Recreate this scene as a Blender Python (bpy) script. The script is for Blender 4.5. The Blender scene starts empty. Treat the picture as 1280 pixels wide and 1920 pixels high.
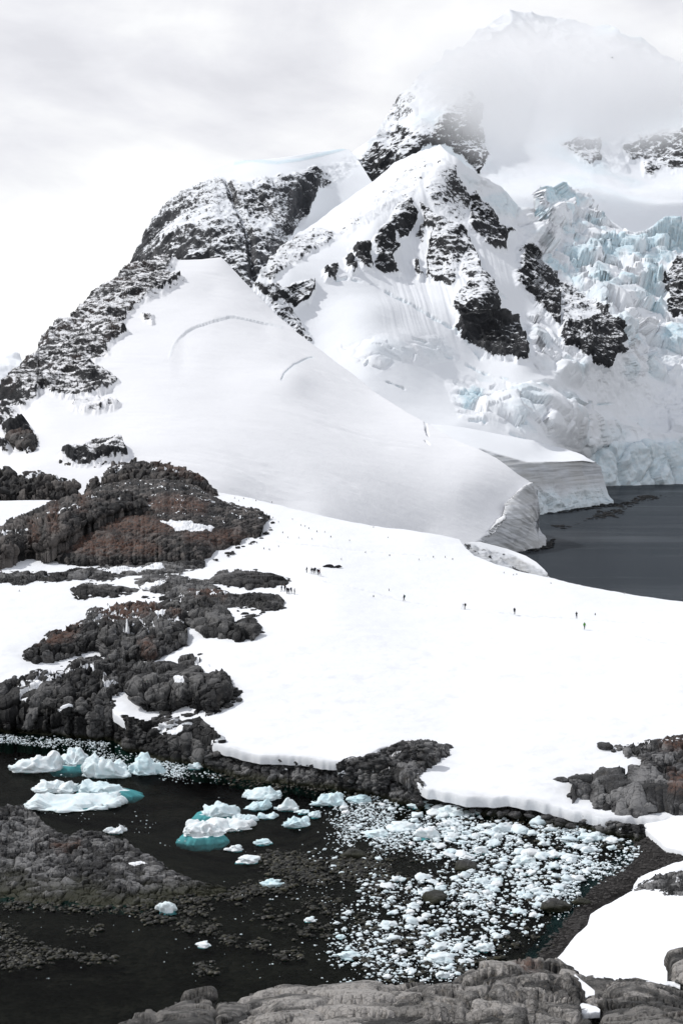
import bpy, bmesh, math, random
import numpy as np
from mathutils import Vector, Matrix
random.seed(7); RNG = np.random.default_rng(11)
S = bpy.context.scene
COL = S.collection

# ------------------------------------------------------------------ camera
F = 2667.0; CX, CY = 640.0, 960.0; PITCH = math.atan(160 / F); CAMZ = 60.0
cam = bpy.data.cameras.new('camera'); cam.sensor_fit = 'VERTICAL'; cam.sensor_height = 36; cam.sensor_width = 24
cam.lens = 36 * F / 1920; cam.clip_start = 1; cam.clip_end = 30000
camo = bpy.data.objects.new('camera', cam); COL.objects.link(camo)
camo.location = (0, 0, CAMZ); camo.rotation_euler = (math.pi / 2 - PITCH, 0, 0); S.camera = camo

# ------------------------------------------------------------------ sky, sun, exposure
SUN_AZ, SUN_EL = math.radians(-66), math.radians(49)      # azimuth from +Y (view direction), negative = left
w = bpy.data.worlds.new('World'); S.world = w; w.use_nodes = True
nt = w.node_tree; nt.nodes.clear()
def N(t, kind, **kw):
    n = t.nodes.new(kind)
    for k, v in kw.items():
        if k in n.inputs.keys() if hasattr(n.inputs, 'keys') else False: n.inputs[k].default_value = v
        else: setattr(n, k, v)
    return n
def L(t, a, b): t.links.new(a, b)
def ramp(t, src, stops, interp='LINEAR'):
    r = t.nodes.new('ShaderNodeValToRGB'); r.color_ramp.interpolation = interp
    e = r.color_ramp.elements
    while len(e) < len(stops): e.new(0.5)
    for k, (p, c) in enumerate(stops):
        e[k].position = p; e[k].color = (c, c, c, 1) if isinstance(c, (int, float)) else (*c, 1)
    L(t, src, r.inputs[0]); return r.outputs[0]
def math_(t, op, a, b=None, clamp=False):
    m = t.nodes.new('ShaderNodeMath'); m.operation = op; m.use_clamp = clamp
    for k, v in enumerate((a, b)):
        if v is None: continue
        if isinstance(v, (int, float)): m.inputs[k].default_value = v
        else: L(t, v, m.inputs[k])
    return m.outputs[0]
def mix(t, f, a, b, blend='MIX'):
    m = t.nodes.new('ShaderNodeMix'); m.data_type = 'RGBA'; m.blend_type = blend
    for s, v in ((m.inputs[0], f), (m.inputs[6], a), (m.inputs[7], b)):
        if isinstance(v, (int, float)): s.default_value = v
        elif isinstance(v, tuple): s.default_value = (*v, 1)
        else: L(t, v, s)
    return m.outputs[2]
def noise(t, vec, scale, detail=4, rough=0.55, dist=0.0):
    n = t.nodes.new('ShaderNodeTexNoise'); n.inputs['Scale'].default_value = scale
    n.inputs['Detail'].default_value = detail; n.inputs['Roughness'].default_value = rough
    n.inputs['Distortion'].default_value = dist
    L(t, vec, n.inputs['Vector']); return n.outputs['Fac']
def mapping(t, vec, scale=(1, 1, 1), rot=(0, 0, 0), loc=(0, 0, 0)):
    m = t.nodes.new('ShaderNodeMapping'); m.inputs['Scale'].default_value = scale
    m.inputs['Rotation'].default_value = rot; m.inputs['Location'].default_value = loc
    L(t, vec, m.inputs['Vector']); return m.outputs[0]
sky = nt.nodes.new('ShaderNodeTexSky'); sky.sky_type = 'NISHITA'; sky.sun_disc = False
sky.sun_elevation = SUN_EL; sky.sun_rotation = SUN_AZ
skyc = mix(nt, 1.0, sky.outputs[0], (0.12, 0.12, 0.12), 'MULTIPLY')
tc = nt.nodes.new('ShaderNodeTexCoord').outputs['Generated']
cm = mapping(nt, tc, (1, 1, 1.9), (0.15, 0.5, 0), (0.2, 0.0, 0.13))
n1 = noise(nt, cm, 4.2, 7, 0.52, 0.5)
n2 = noise(nt, mapping(nt, tc, (1, 1, 2.6), (0, 0.3, 0), (3.1, 0.4, 0.2)), 8.0, 6, 0.55, 0.3)
nn = math_(nt, 'ADD', math_(nt, 'MULTIPLY', n1, 0.72), math_(nt, 'MULTIPLY', n2, 0.28))
cloud = ramp(nt, nn, [(0.36, (0.70, 0.70, 0.735)), (0.43, (0.79, 0.79, 0.82)), (0.48, (0.86, 0.86, 0.875)), (0.53, (0.93, 0.93, 0.935)), (0.59, (1.0, 1.0, 1.0))])
sep = nt.nodes.new('ShaderNodeSeparateXYZ'); L(nt, tc, sep.inputs[0])
over = ramp(nt, sep.outputs['Z'], [(0.0, 1.0), (0.35, 1.0), (0.75, 0.62)])   # thicker cloud overhead is greyer
cloud = mix(nt, 1.0, cloud, over, 'MULTIPLY')
cover = ramp(nt, sep.outputs['Z'], [(0.30, 0.95), (0.55, 0.70), (0.9, 0.60)])
bg = nt.nodes.new('ShaderNodeBackground'); bg.inputs[1].default_value = 1.0
L(nt, mix(nt, cover, skyc, cloud), bg.inputs[0])
wo = nt.nodes.new('ShaderNodeOutputWorld'); L(nt, bg.outputs[0], wo.inputs[0])
sun = bpy.data.lights.new('sun', 'SUN'); sun.energy = 2.25; sun.angle = math.radians(2.5); sun.color = (1.0, 0.98, 0.95)
suno = bpy.data.objects.new('sun', sun); COL.objects.link(suno)
sd_ = Vector((math.sin(SUN_AZ) * math.cos(SUN_EL), math.cos(SUN_AZ) * math.cos(SUN_EL), math.sin(SUN_EL)))
suno.rotation_euler = (-sd_).to_track_quat('-Z', 'Y').to_euler(); suno.location = sd_ * 500
S.view_settings.view_transform = 'Standard'; S.view_settings.look = 'None'; S.view_settings.gamma = 1
S.view_settings.exposure = 0.17
S.render.engine = 'CYCLES'; S.cycles.volume_bounces = 12; S.cycles.max_bounces = 14; S.cycles.transparent_max_bounces = 12
S.cycles.use_denoising = True

# ------------------------------------------------------------------ numpy helpers
def hsh(ix, iy, iz, s):
    n = (ix.astype(np.int64) * 374761393 + iy.astype(np.int64) * 668265263 + iz.astype(np.int64) * 1274126177 + s * 974711) & 0xffffffff
    n = ((n ^ (n >> 13)) * 1274126177) & 0xffffffff
    n = ((n ^ (n >> 15)) * 2246822519) & 0xffffffff
    return ((n ^ (n >> 16)) & 0xffffff) / float(0xffffff)
def vnoise(p, s=0):
    i = np.floor(p).astype(np.int64); f = p - i; u = f * f * f * (f * (f * 6 - 15) + 10); r = 0
    for a in (0, 1):
        wx = u[:, 0] if a else 1 - u[:, 0]
        for b in (0, 1):
            wy = u[:, 1] if b else 1 - u[:, 1]
            for c in (0, 1):
                wz = u[:, 2] if c else 1 - u[:, 2]
                r = r + wx * wy * wz * hsh(i[:, 0] + a, i[:, 1] + b, i[:, 2] + c, s)
    return r * 2 - 1
ROT = np.array(Matrix.Rotation(0.7, 3, Vector((0.4, 0.7, 0.6)).normalized()))
def fbm(p, o=4, s=0, g=0.5, ridged=False):
    r = 0; a = 1.0; t = 0; q = p
    for k in range(o):
        v = vnoise(q, s + k * 17)
        if ridged: v = 1 - 2 * np.abs(v)
        r = r + a * v; t += a; a *= g; q = (q @ ROT.T) * 2.03 + 3.7
    return r / t
def voro(p, s=0, tilt=False, boxy=False):
    T = np.zeros(len(p))
    i = np.floor(p).astype(np.int64)
    F1 = np.full(len(p), 9.0); F2 = F1.copy(); ID = np.zeros(len(p))
    for a in (-1, 0, 1):
        for b in (-1, 0, 1):
            for c in (-1, 0, 1):
                x, y, z = i[:, 0] + a, i[:, 1] + b, i[:, 2] + c
                ex, ey, ez = x + hsh(x, y, z, s) - p[:, 0], y + hsh(x, y, z, s + 1) - p[:, 1], z + hsh(x, y, z, s + 2) - p[:, 2]
                d = np.sqrt(np.sqrt(ex ** 4 + ey ** 4 + ez ** 4)) if boxy else np.sqrt(ex * ex + ey * ey + ez * ez)
                m = d < F1
                F2 = np.where(m, F1, np.minimum(F2, d)); ID = np.where(m, hsh(x, y, z, s + 3), ID); F1 = np.where(m, d, F1)
                if tilt: T = np.where(m, (p[:, 0] - x - hsh(x, y, z, s)) * (hsh(x, y, z, s + 4) - .5) + (p[:, 1] - y - hsh(x, y, z, s + 1)) * (hsh(x, y, z, s + 5) - .5) + (p[:, 2] - z - hsh(x, y, z, s + 2)) * (hsh(x, y, z, s + 6) - .5), T)
    return (F1, F2, ID, T) if tilt else (F1, F2, ID)
def sst(a, b, x):
    t = np.clip((x - a) / (b - a), 0, 1); return t * t * (3 - 2 * t)
def px_noise(px, py, scale, s=0, o=3):
    return fbm(np.stack([px / scale, py / scale, np.full_like(px, 0.37 + s)], 1), o, s)
def sdist(px, py, poly, margin=60.0):
    """signed distance in pixels, positive inside the traced outline"""
    poly = np.asarray(poly, float); out = np.full(px.shape, -margin)
    lo = poly.min(0) - margin; hi = poly.max(0) + margin
    k = np.nonzero((px > lo[0]) & (px < hi[0]) & (py > lo[1]) & (py < hi[1]))[0]
    if not len(k): return out
    x, y = px[k], py[k]; ins = np.zeros(len(k), bool); d2 = np.full(len(k), 1e9)
    for (x0, y0), (x1, y1) in zip(poly, np.roll(poly, -1, 0)):
        ex, ey = x1 - x0, y1 - y0
        t = np.clip(((x - x0) * ex + (y - y0) * ey) / (ex * ex + ey * ey + 1e-9), 0, 1)
        d2 = np.minimum(d2, (x - x0 - t * ex) ** 2 + (y - y0 - t * ey) ** 2)
        c = ((y0 > y) != (y1 > y))
        with np.errstate(divide='ignore', invalid='ignore'):
            ins ^= c & (x < (x1 - x0) * (y - y0) / (y1 - y0 + 1e-12) + x0)
    d = np.sqrt(d2); out[k] = np.where(ins, d, -d); return out
def ldist(px, py, line):
    d2 = np.full(px.shape, 1e9); line = np.asarray(line, float)
    for (x0, y0), (x1, y1) in zip(line[:-1], line[1:]):
        ex, ey = x1 - x0, y1 - y0
        t = np.clip(((px - x0) * ex + (py - y0) * ey) / (ex * ex + ey * ey + 1e-9), 0, 1)
        d2 = np.minimum(d2, (px - x0 - t * ex) ** 2 + (py - y0 - t * ey) ** 2)
    return np.sqrt(d2)
cp, sp = math.cos(PITCH), math.sin(PITCH)
def rays(px, py):
    u = (px - CX) / F; v = (CY - py) / F
    return u, cp + v * sp, -sp + v * cp
def unproj(px, py, Y):
    dx, dy, dz = rays(px, py); k = Y / dy
    return np.stack([dx * k, dy * k, CAMZ + dz * k], -1)
def Y_at_z(px, py, z):
    dx, dy, dz = rays(px, py); return (z - CAMZ) * dy / dz
class TPS:
    """smooth surface through surveyed points: inverse distance as a thin plate over the view"""
    def __init__(s, pts, reg=1e-5):
        a = np.array(pts, float); s.x = a[:, :2] / 500; n = len(a)
        K = s.k(s.x, s.x) + reg * np.eye(n); P = np.hstack([np.ones((n, 1)), s.x])
        A = np.zeros((n + 3, n + 3)); A[:n, :n] = K; A[:n, n:] = P; A[n:, :n] = P.T
        s.w = np.linalg.solve(A, np.concatenate([1000 / a[:, 2], np.zeros(3)]))
        v = 1000 / a[:, 2]; s.lo, s.hi = v.min() * 0.85, v.max() * 1.1
    @staticmethod
    def k(a, b):
        d2 = ((a[:, None, :] - b[None, :, :]) ** 2).sum(-1) + 1e-12; return 0.5 * d2 * np.log(d2)
    def __call__(s, px, py):
        q = np.stack([np.clip(px, -40, 1320), py], -1) / 500; o = np.empty(len(q)); n = len(s.x)
        for c in range(0, len(q), 100000):
            b = q[c:c + 100000]; o[c:c + 100000] = s.k(b, s.x) @ s.w[:n] + s.w[n] + b @ s.w[n + 1:]
        return 1000 / np.clip(o, s.lo, s.hi)
def mesh_obj(name, V, Q, mat=None, attrs=None, parent=None, smooth=True):
    me = bpy.data.meshes.new(name); V = np.ascontiguousarray(V, np.float32); Q = np.ascontiguousarray(Q, np.int32)
    me.vertices.add(len(V)); me.vertices.foreach_set('co', V.ravel())
    k = Q.shape[1]; me.loops.add(Q.size); me.loops.foreach_set('vertex_index', Q.ravel())
    me.polygons.add(len(Q)); me.polygons.foreach_set('loop_start', np.arange(0, Q.size, k, dtype=np.int32))
    for n, a in (attrs or {}).items():
        at = me.attributes.new(n, 'FLOAT', 'POINT'); at.data.foreach_set('value', np.ascontiguousarray(a, np.float32))
    me.update(calc_edges=True)
    me.polygons.foreach_set('use_smooth', np.full(len(Q), smooth))
    o = bpy.data.objects.new(name, me); COL.objects.link(o)
    if mat: me.materials.append(mat)
    if parent: o.parent = parent
    return o
def tag(o, label=None, cat=None, group=None, kind=None):
    for k, v in (('label', label), ('category', cat), ('group', group), ('kind', kind)):
        if v: o[k] = v
    return o
def normals(P):
    du = np.gradient(P, axis=1); dv = np.gradient(P, axis=0); n = np.cross(du, dv)
    return n / (np.linalg.norm(n, axis=-1, keepdims=True) + 1e-9)
def poly_at(poly, px):
    a = np.array(poly, float); return np.interp(px, a[:, 0], a[:, 1])
def sheet(name, top, bottom, depth, mat, step=1.6, disp=None, attr=None, back=(60, 0.6, 10), front=None, warp=0.0, seed=0, wb=0.0):
    """a land surface from its lower to its upper edge in the view, with a back slope behind the crest and a foot in front"""
    xa = max(top[0][0], bottom[0][0]); xb = min(top[-1][0], bottom[-1][0])
    nc = int((xb - xa) / step) + 2; px = np.linspace(xa, xb, nc); t = poly_at(top, px); b = poly_at(bottom, px)
    if warp:
        t = t + warp * px_noise(px, px * 0, 14, seed, 3); b = b + warp * px_noise(px, px * 0 + 50, 14, seed + 5, 3)
    if wb: b = b + wb * (0.12 * px_noise(px, px * 0 + 9, 14, seed + 4, 2) + 0.9 * px_noise(px, px * 0 + 9, 38, seed + 2, 3) + px_noise(px, px * 0 + 9, 110, seed + 3, 2))
    b = np.maximum(b, t + 0.5)
    nr = int((b - t).max() / step) + 2
    v = np.linspace(0, 1, nr)[:, None]; PX = np.broadcast_to(px, (nr, nc)).copy(); PY = b + (t - b) * v
    VV = np.broadcast_to(v, (nr, nc)).ravel()
    fx, fy = PX.ravel(), PY.ravel()
    Y = depth(fx, fy, VV, b, t, px) if getattr(depth, 'column', False) else depth(fx, fy)
    P = unproj(fx, fy, Y).reshape(nr, nc, 3)
    A = attr(fx, fy, P.reshape(-1, 3)) if attr else {}
    if disp is not None:
        d = disp(fx, fy, P.reshape(-1, 3), A, VV)
        P = P + normals(P) * d.reshape(nr, nc, 1)
    A = {k: a.reshape(nr, nc) for k, a in A.items()}
    rows = [P]; ra = {k: [a] for k, a in A.items()}
    if back:
        length, slope, nb = back; top_r = P[-1]; hd = top_r[:, :2] / np.linalg.norm(top_r[:, :2], axis=1, keepdims=True)
        br = []
        for k in range(1, nb + 1):
            s = length * (k / nb) ** 2; q = top_r.copy(); q[:, :2] += hd * s; q[:, 2] -= slope * s * (0.35 + 0.65 * k / nb); br.append(q)
        rows.append(np.array(br))
        for k in A: ra[k].append(np.repeat(A[k][-1:], nb, 0))
    if front:
        fwd, drop, nf = front; q0 = P[0]; hd = q0[:, :2] / np.linalg.norm(q0[:, :2], axis=1, keepdims=True); fr = []
        for k in range(nf, 0, -1):
            a = k / nf; q = q0.copy(); q[:, :2] -= hd * fwd * math.sin(a * math.pi / 2); q[:, 2] -= drop * (1 - math.cos(a * math.pi / 2)); fr.append(q)
        rows.insert(0, np.array(fr))
        for k in A: ra[k].insert(0, np.repeat(A[k][:1], nf, 0))
    G = np.concatenate(rows); R, C = G.shape[:2]; A = {k: np.concatenate(x).ravel() for k, x in ra.items()}
    ix = np.arange(R * C).reshape(R, C)
    Q = np.stack([ix[:-1, :-1], ix[:-1, 1:], ix[1:, 1:], ix[1:, :-1]], -1).reshape(-1, 4)
    return mesh_obj(name, G.reshape(-1, 3), Q, mat, A)
def masks(px, py, polys, wob=5, scale=14, soft=6, seed=0):
    """polys: list of (outline, value) -> value field with ragged natural edges"""
    wv = px_noise(px, py, scale, seed, 4) * wob; out = np.zeros(px.shape); val = np.zeros(px.shape)
    for pl, v in polys:
        m = np.clip(0.5 + (sdist(px, py, pl) + wv) / (2 * soft), 0, 1)
        val = np.where(m > out, v, val); out = np.maximum(out, m)
    return out, val

# ------------------------------------------------------------------ materials
def new_mat(name):
    m = bpy.data.materials.new(name); m.use_nodes = True; t = m.node_tree
    b = t.nodes['Principled BSDF']; return m, t, b
def attr_node(t, n):
    a = t.nodes.new('ShaderNodeAttribute'); a.attribute_name = n; return a.outputs['Fac']
def pos(t): return t.nodes.new('ShaderNodeNewGeometry').outputs['Position']
def bump(t, h, strength, dist, prev=None):
    b = t.nodes.new('ShaderNodeBump'); b.inputs['Strength'].default_value = strength; b.inputs['Distance'].default_value = dist
    L(t, h, b.inputs['Height'])
    if prev is not None: L(t, prev, b.inputs['Normal'])
    return b.outputs[0]
SNOW = (0.87, 0.885, 0.91)
def land_mat(name, u, snow=SNOW, k=1.0):
    """snow, rock, blue ice, dirty banded ice and reddish gravel by where they lie; u = size in metres of the finest marks"""
    m, t, b = new_mat(name); p = pos(t)
    rock, dust, ice, dirt, rust = [attr_node(t, k) for k in ('rock', 'dust', 'ice', 'dirt', 'rust')]
    nf = noise(t, mapping(t, p, (1, 1, 0.75), (0.3, 0.5, 0.2)), 0.45 / u, 6, 0.7)
    nb_ = noise(t, p, 0.03 / u, 5, 0.6)
    # rock edge broken by noise
    e = math_(t, 'ADD', rock, math_(t, 'MULTIPLY', math_(t, 'SUBTRACT', nf, 0.5), 1.7))
    rk = ramp(t, e, [(0.50, 0.0), (0.56, 1.0)])
    # snow lying on ledges: where the ground is flatter, or in pockets
    g = t.nodes.new('ShaderNodeNewGeometry'); sz = t.nodes.new('ShaderNodeSeparateXYZ'); L(t, g.outputs['Normal'], sz.inputs[0])
    nf2 = noise(t, mapping(t, p, (1, 1, 1.6), (0, 0.65, 0.2), (5, 3, 1)), 0.75 / u, 6, 0.7)
    led = math_(t, 'ADD', math_(t, 'MULTIPLY', math_(t, 'SUBTRACT', nf2, 0.5), 2.2), math_(t, 'MULTIPLY', math_(t, 'SUBTRACT', sz.outputs['Z'], 0.58), 1.2))
    led = math_(t, 'ADD', led, math_(t, 'MULTIPLY', math_(t, 'SUBTRACT', nb_, 0.5), 0.6))
    sn = math_(t, 'ADD', math_(t, 'ADD', led, 0.5), math_(t, 'MULTIPLY', math_(t, 'SUBTRACT', dust, 0.5), 1.25))
    rk = math_(t, 'MULTIPLY', rk, ramp(t, sn, [(0.42, 1.0), (0.62, 0.0)]))
    rcol = ramp(t, noise(t, p, 0.11 / u, 6, 0.68), [(0.35, (0.008 * k, 0.009 * k, 0.011 * k)), (0.52, (0.026 * k, 0.0275 * k, 0.031 * k)), (0.70, (0.085 * k, 0.085 * k, 0.088 * k))])
    rcol = mix(t, math_(t, 'MULTIPLY', rust, ramp(t, noise(t, p, 0.09 / u, 5, 0.7), [(0.42, 0.0), (0.58, 1.0)])), rcol, (0.085, 0.047, 0.034))
    scol = mix(t, ramp(t, nb_, [(0.35, 0.0), (0.7, 1.0)]), snow, tuple(c * 0.965 for c in snow))
    icol = mix(t, ramp(t, nf2, [(0.35, 0.0), (0.65, 1.0)]), (0.50, 0.74, 0.84), (0.74, 0.86, 0.91))
    scol = mix(t, ice, scol, icol)
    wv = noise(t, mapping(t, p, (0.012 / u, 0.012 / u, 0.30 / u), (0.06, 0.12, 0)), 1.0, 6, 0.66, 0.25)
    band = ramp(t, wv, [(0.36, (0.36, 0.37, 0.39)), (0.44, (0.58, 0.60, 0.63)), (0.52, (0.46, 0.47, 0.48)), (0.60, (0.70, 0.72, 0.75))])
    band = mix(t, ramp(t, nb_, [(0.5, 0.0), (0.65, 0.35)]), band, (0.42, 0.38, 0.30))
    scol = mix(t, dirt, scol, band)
    L(t, mix(t, rk, scol, rcol), b.inputs['Base Color'])
    b.inputs['Specular IOR Level'].default_value = 0.25; b.inputs['Roughness'].default_value = 0.75
    hb = math_(t, 'ADD', math_(t, 'MULTIPLY', nf, math_(t, 'ADD', math_(t, 'MULTIPLY', rk, 1.0), math_(t, 'ADD', math_(t, 'MULTIPLY', ice, 0.6), 0.07))), math_(t, 'MULTIPLY', rk, -0.15))
    L(t, bump(t, hb, 0.75, 2.2 * u), b.inputs['Normal'])
    return m
def rock_mat(name, u, lo, mid, hi, wet=False, warm=0.0):
    m, t, b = new_mat(name); p = pos(t); snow, rust, tone = attr_node(t, 'snow'), attr_node(t, 'rust'), attr_node(t, 'tone')
    n_big = noise(t, p, 0.25 / u, 5, 0.6); n_f = noise(t, p, 1.6 / u, 8, 0.72); n_v = noise(t, mapping(t, p, (1, 1, 0.6)), 0.6 / u, 5, 0.6, 0.4)
    c = ramp(t, math_(t, 'ADD', math_(t, 'ADD', math_(t, 'MULTIPLY', n_big, 0.35 if u > 0.5 else 0.5), math_(t, 'MULTIPLY', n_f, 0.55 if u > 0.5 else 0.44)), math_(t, 'MULTIPLY', math_(t, 'SUBTRACT', tone, 0.35), 0.42)), [(0.39, lo), (0.50, mid), (0.62, hi)])
    c = mix(t, ramp(t, n_v, [(0.55, 0.0), (0.72, 0.18 + warm)]), c, (hi[0] * 0.95, hi[1] * 0.84, hi[2] * 0.68))
    c = mix(t, math_(t, 'MULTIPLY', rust, ramp(t, noise(t, p, 0.8 / u, 6, 0.7), [(0.40, 0.0), (0.60, 0.9)])), c, (0.125, 0.06, 0.038))
    g = t.nodes.new('ShaderNodeNewGeometry'); sz = t.nodes.new('ShaderNodeSeparateXYZ'); L(t, g.outputs['Position'], sz.inputs[0])
    if wet:      # dark weed line just above the water
        wl = ramp(t, math_(t, 'ADD', math_(t, 'MULTIPLY', sz.outputs['Z'], 0.25), math_(t, 'MULTIPLY', n_big, 0.25)), [(0.22, 1.0), (0.42, 0.0)])
        c = mix(t, wl, c, mix(t, n_f, (0.010, 0.011, 0.006), (0.035, 0.036, 0.016)))
    sn = ramp(t, math_(t, 'ADD', snow, math_(t, 'MULTIPLY', math_(t, 'SUBTRACT', n_f, 0.5), 0.5)), [(0.47, 0.0), (0.53, 1.0)])
    L(t, mix(t, sn, c, SNOW), b.inputs['Base Color'])
    L(t, mix(t, sn, ramp(t, n_f, [(0.3, 0.55), (0.7, 0.85)]), (0.8, 0.8, 0.8)), b.inputs['Roughness'])
    b.inputs['Specular IOR Level'].default_value = 0.3
    vo = t.nodes.new('ShaderNodeTexVoronoi'); vo.feature = 'DISTANCE_TO_EDGE'; vo.inputs['Scale'].default_value = 0.75 / u
    L(t, mapping(t, p, (1, 1, 0.8), (0.4, 0.2, 0.5)), vo.inputs['Vector'])
    cr = ramp(t, vo.outputs['Distance'], [(0.0, 0.0), (0.06, 1.0)])
    k = math_(t, 'SUBTRACT', 1.0, sn)
    h = math_(t, 'MULTIPLY', math_(t, 'ADD', math_(t, 'MULTIPLY', n_f, 0.8), math_(t, 'MULTIPLY', cr, 0.35)), k)
    L(t, bump(t, h, 1.0, (0.28 if u > 0.5 else 0.55) * u), b.inputs['Normal'])
    return m
def ice_mat(name, c0, c1):
    m, t, b = new_mat(name); p = pos(t); n = noise(t, p, 0.9, 5, 0.6)
    oi = t.nodes.new('ShaderNodeObjectInfo').outputs['Random']
    c = mix(t, ramp(t, math_(t, 'ADD', math_(t, 'MULTIPLY', n, 0.7), math_(t, 'MULTIPLY', oi, 0.3)), [(0.3, 0.0), (0.7, 1.0)]), c0, c1)
    L(t, c, b.inputs['Base Color']); b.inputs['Roughness'].default_value = 0.55; b.inputs['Specular IOR Level'].default_value = 0.3
    L(t, bump(t, noise(t, p, 2.6, 5, 0.65), 0.35, 0.25), b.inputs['Normal']); return m
def plain(name, col, rough=0.7):
    m, t, b = new_mat(name); n = noise(t, pos(t), 9.0, 3)
    L(t, mix(t, n, tuple(c * 0.8 for c in col), tuple(min(1, c * 1.2) for c in col)), b.inputs['Base Color']); b.inputs['Roughness'].default_value = rough; b.inputs['Specular IOR Level'].default_value = 0.2
    return m
M_far = land_mat('mountain_snow_and_rock', 5.0, (0.84, 0.865, 0.90)); M_but = land_mat('buttress_snow_and_rock', 3.0, (0.84, 0.865, 0.90), 1.9); M_mid = land_mat('glacier_snow_and_rock', 4.5, (0.85, 0.87, 0.90))
M_dome = land_mat('dome_snow', 3.2, (0.86, 0.865, 0.885)); M_snow = land_mat('saddle_snow', 1.2)
M_rock = rock_mat('charcoal_jointed_rock', 1.6, (0.007, 0.007, 0.0075), (0.024, 0.024, 0.0247), (0.125, 0.123, 0.122), wet=True)
M_gravel = rock_mat('dark_gravel_rock', 0.9, (0.008, 0.008, 0.0085), (0.024, 0.022, 0.0215), (0.115, 0.103, 0.096))
M_shore = rock_mat('grey_shore_rock', 0.9, (0.012, 0.012, 0.0125), (0.050, 0.050, 0.0515), (0.19, 0.188, 0.188), wet=True)
M_granite = rock_mat('lichen_grey_granite', 0.28, (0.020, 0.019, 0.018), (0.125, 0.119, 0.112), (0.36, 0.34, 0.32), warm=0.08)
M_granite_dark = rock_mat('dark_weathered_granite', 0.26, (0.014, 0.013, 0.012), (0.058, 0.055, 0.051), (0.19, 0.18, 0.168))
M_weed, _t, _b = new_mat('kelp_and_wet_stone'); L(_t, ramp(_t, noise(_t, pos(_t), 1.3, 5, 0.7), [(0.40, (0.004, 0.004, 0.0025)), (0.52, (0.011, 0.0105, 0.005)), (0.64, (0.045, 0.041, 0.019))]), _b.inputs['Base Color']); _b.inputs['Roughness'].default_value = 0.5; _b.inputs['Specular IOR Level'].default_value = 0.3
M_pebble = plain('grey_pebble', (0.045, 0.042, 0.040), 0.8); M_reef = plain('black_wet_reef', (0.004, 0.004, 0.004), 0.7)
M_ice = ice_mat('glacier_ice_white', (0.66, 0.78, 0.82), (0.84, 0.86, 0.87)); M_berg = ice_mat('iceberg_ice', (0.63, 0.82, 0.865), (0.86, 0.89, 0.90))

def water_material(name, tint):
    m = bpy.data.materials.new(name); m.use_nodes = True; t = m.node_tree; t.nodes.clear(); p = pos(t)
    n1 = noise(t, mapping(t, p, (0.5, 1.0, 1)), 0.9, 4, 0.6); n2 = noise(t, mapping(t, p, (0.003, 0.011, 1), (0, 0, 0.06)), 1.0, 4, 0.55)
    bn = bump(t, math_(t, 'MULTIPLY', n1, ramp(t, n2, [(0.35, 0.25), (0.6, 1.0)])), 0.22, 0.35)
    fr = t.nodes.new('ShaderNodeFresnel'); fr.inputs['IOR'].default_value = 1.33; L(t, bn, fr.inputs['Normal'])
    k = math_(t, 'MULTIPLY', fr.outputs[0], ramp(t, n2, [(0.32, 0.34), (0.46, 0.19), (0.58, 0.16), (0.72, 0.30)] if not tint else [(0.3, 0.11), (0.7, 0.07)]))
    gl = t.nodes.new('ShaderNodeBsdfGlossy'); gl.inputs['Roughness'].default_value = 0.16; L(t, bn, gl.inputs['Normal'])
    if tint: tr = t.nodes.new('ShaderNodeBsdfTransparent'); tr.inputs[0].default_value = (*tint, 1)
    else: tr = t.nodes.new('ShaderNodeBsdfDiffuse'); tr.inputs[0].default_value = (0.030, 0.036, 0.043, 1)
    mx = t.nodes.new('ShaderNodeMixShader'); L(t, k, mx.inputs[0]); L(t, tr.outputs[0], mx.inputs[1]); L(t, gl.outputs[0], mx.inputs[2])
    o = t.nodes.new('ShaderNodeOutputMaterial'); L(t, mx.outputs[0], o.inputs[0]); return m
M_water = water_material('sea_water', (0.34, 0.62, 0.63)); M_bay = water_material('bay_water', None)
def seabed_material(name, lo, hi, sc):
    m, t, b = new_mat(name); p = pos(t)
    vo = t.nodes.new('ShaderNodeTexVoronoi'); vo.inputs['Scale'].default_value = sc; L(t, p, vo.inputs['Vector'])
    c = mix(t, vo.outputs['Color'], lo, hi); n = noise(t, p, 0.15, 4)
    c = mix(t, ramp(t, n, [(0.4, 0.0), (0.65, 0.8)]), c, tuple(x * 0.5 for x in lo))
    L(t, c, b.inputs['Base Color']); b.inputs['Roughness'].default_value = 0.95; b.inputs['Specular IOR Level'].default_value = 0.0
    L(t, bump(t, math_(t, 'SUBTRACT', 1.0, vo.outputs['Distance']), 0.8, 0.2), b.inputs['Normal']); return m
M_bed = seabed_material('pebble_seabed', (0.034, 0.012, 0.009), (0.085, 0.028, 0.021), 1.6); M_beach = seabed_material('dark_beach_gravel', (0.016, 0.0155, 0.0155), (0.060, 0.057, 0.055), 3.2)

# ------------------------------------------------------------------ water and seabed
def plane(name, x0, x1, y0, y1, z, mat):
    return mesh_obj(name, np.array([(x0, y0, z), (x1, y0, z), (x1, y1, z), (x0, y1, z)]), np.array([[0, 1, 2, 3]]), mat, smooth=False)
tag(plane('water', -400, 400, -300, 330, 0.0, M_water), kind='structure')
tag(plane('bay_water', -4000, 6000, 330, 9000, 0.0, M_bay), kind='structure')
tag(plane('deep_seabed', -4200, 6200, -400, 9200, -14.0, seabed_material('deep_mud', (0.006, 0.004, 0.004), (0.008, 0.006, 0.006), 0.5)), kind='structure')
DEEP = [(-200, 1360), (640, 1440), (640, 1560), (560, 1625), (420, 1640), (300, 1600), (150, 1560), (60, 1520), (-200, 1530)]
def bed_z(px, py):
    d = sdist(px, py, DEEP, 200); f = px_noise(px, py, 60, 3) * 0.25
    return -0.45 + f * 0.5 - 5.0 * sst(-15, 50, d) - 1.0 * sst(-400, 0, -(px - 250)) * sst(1730, 1850, py)
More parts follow.
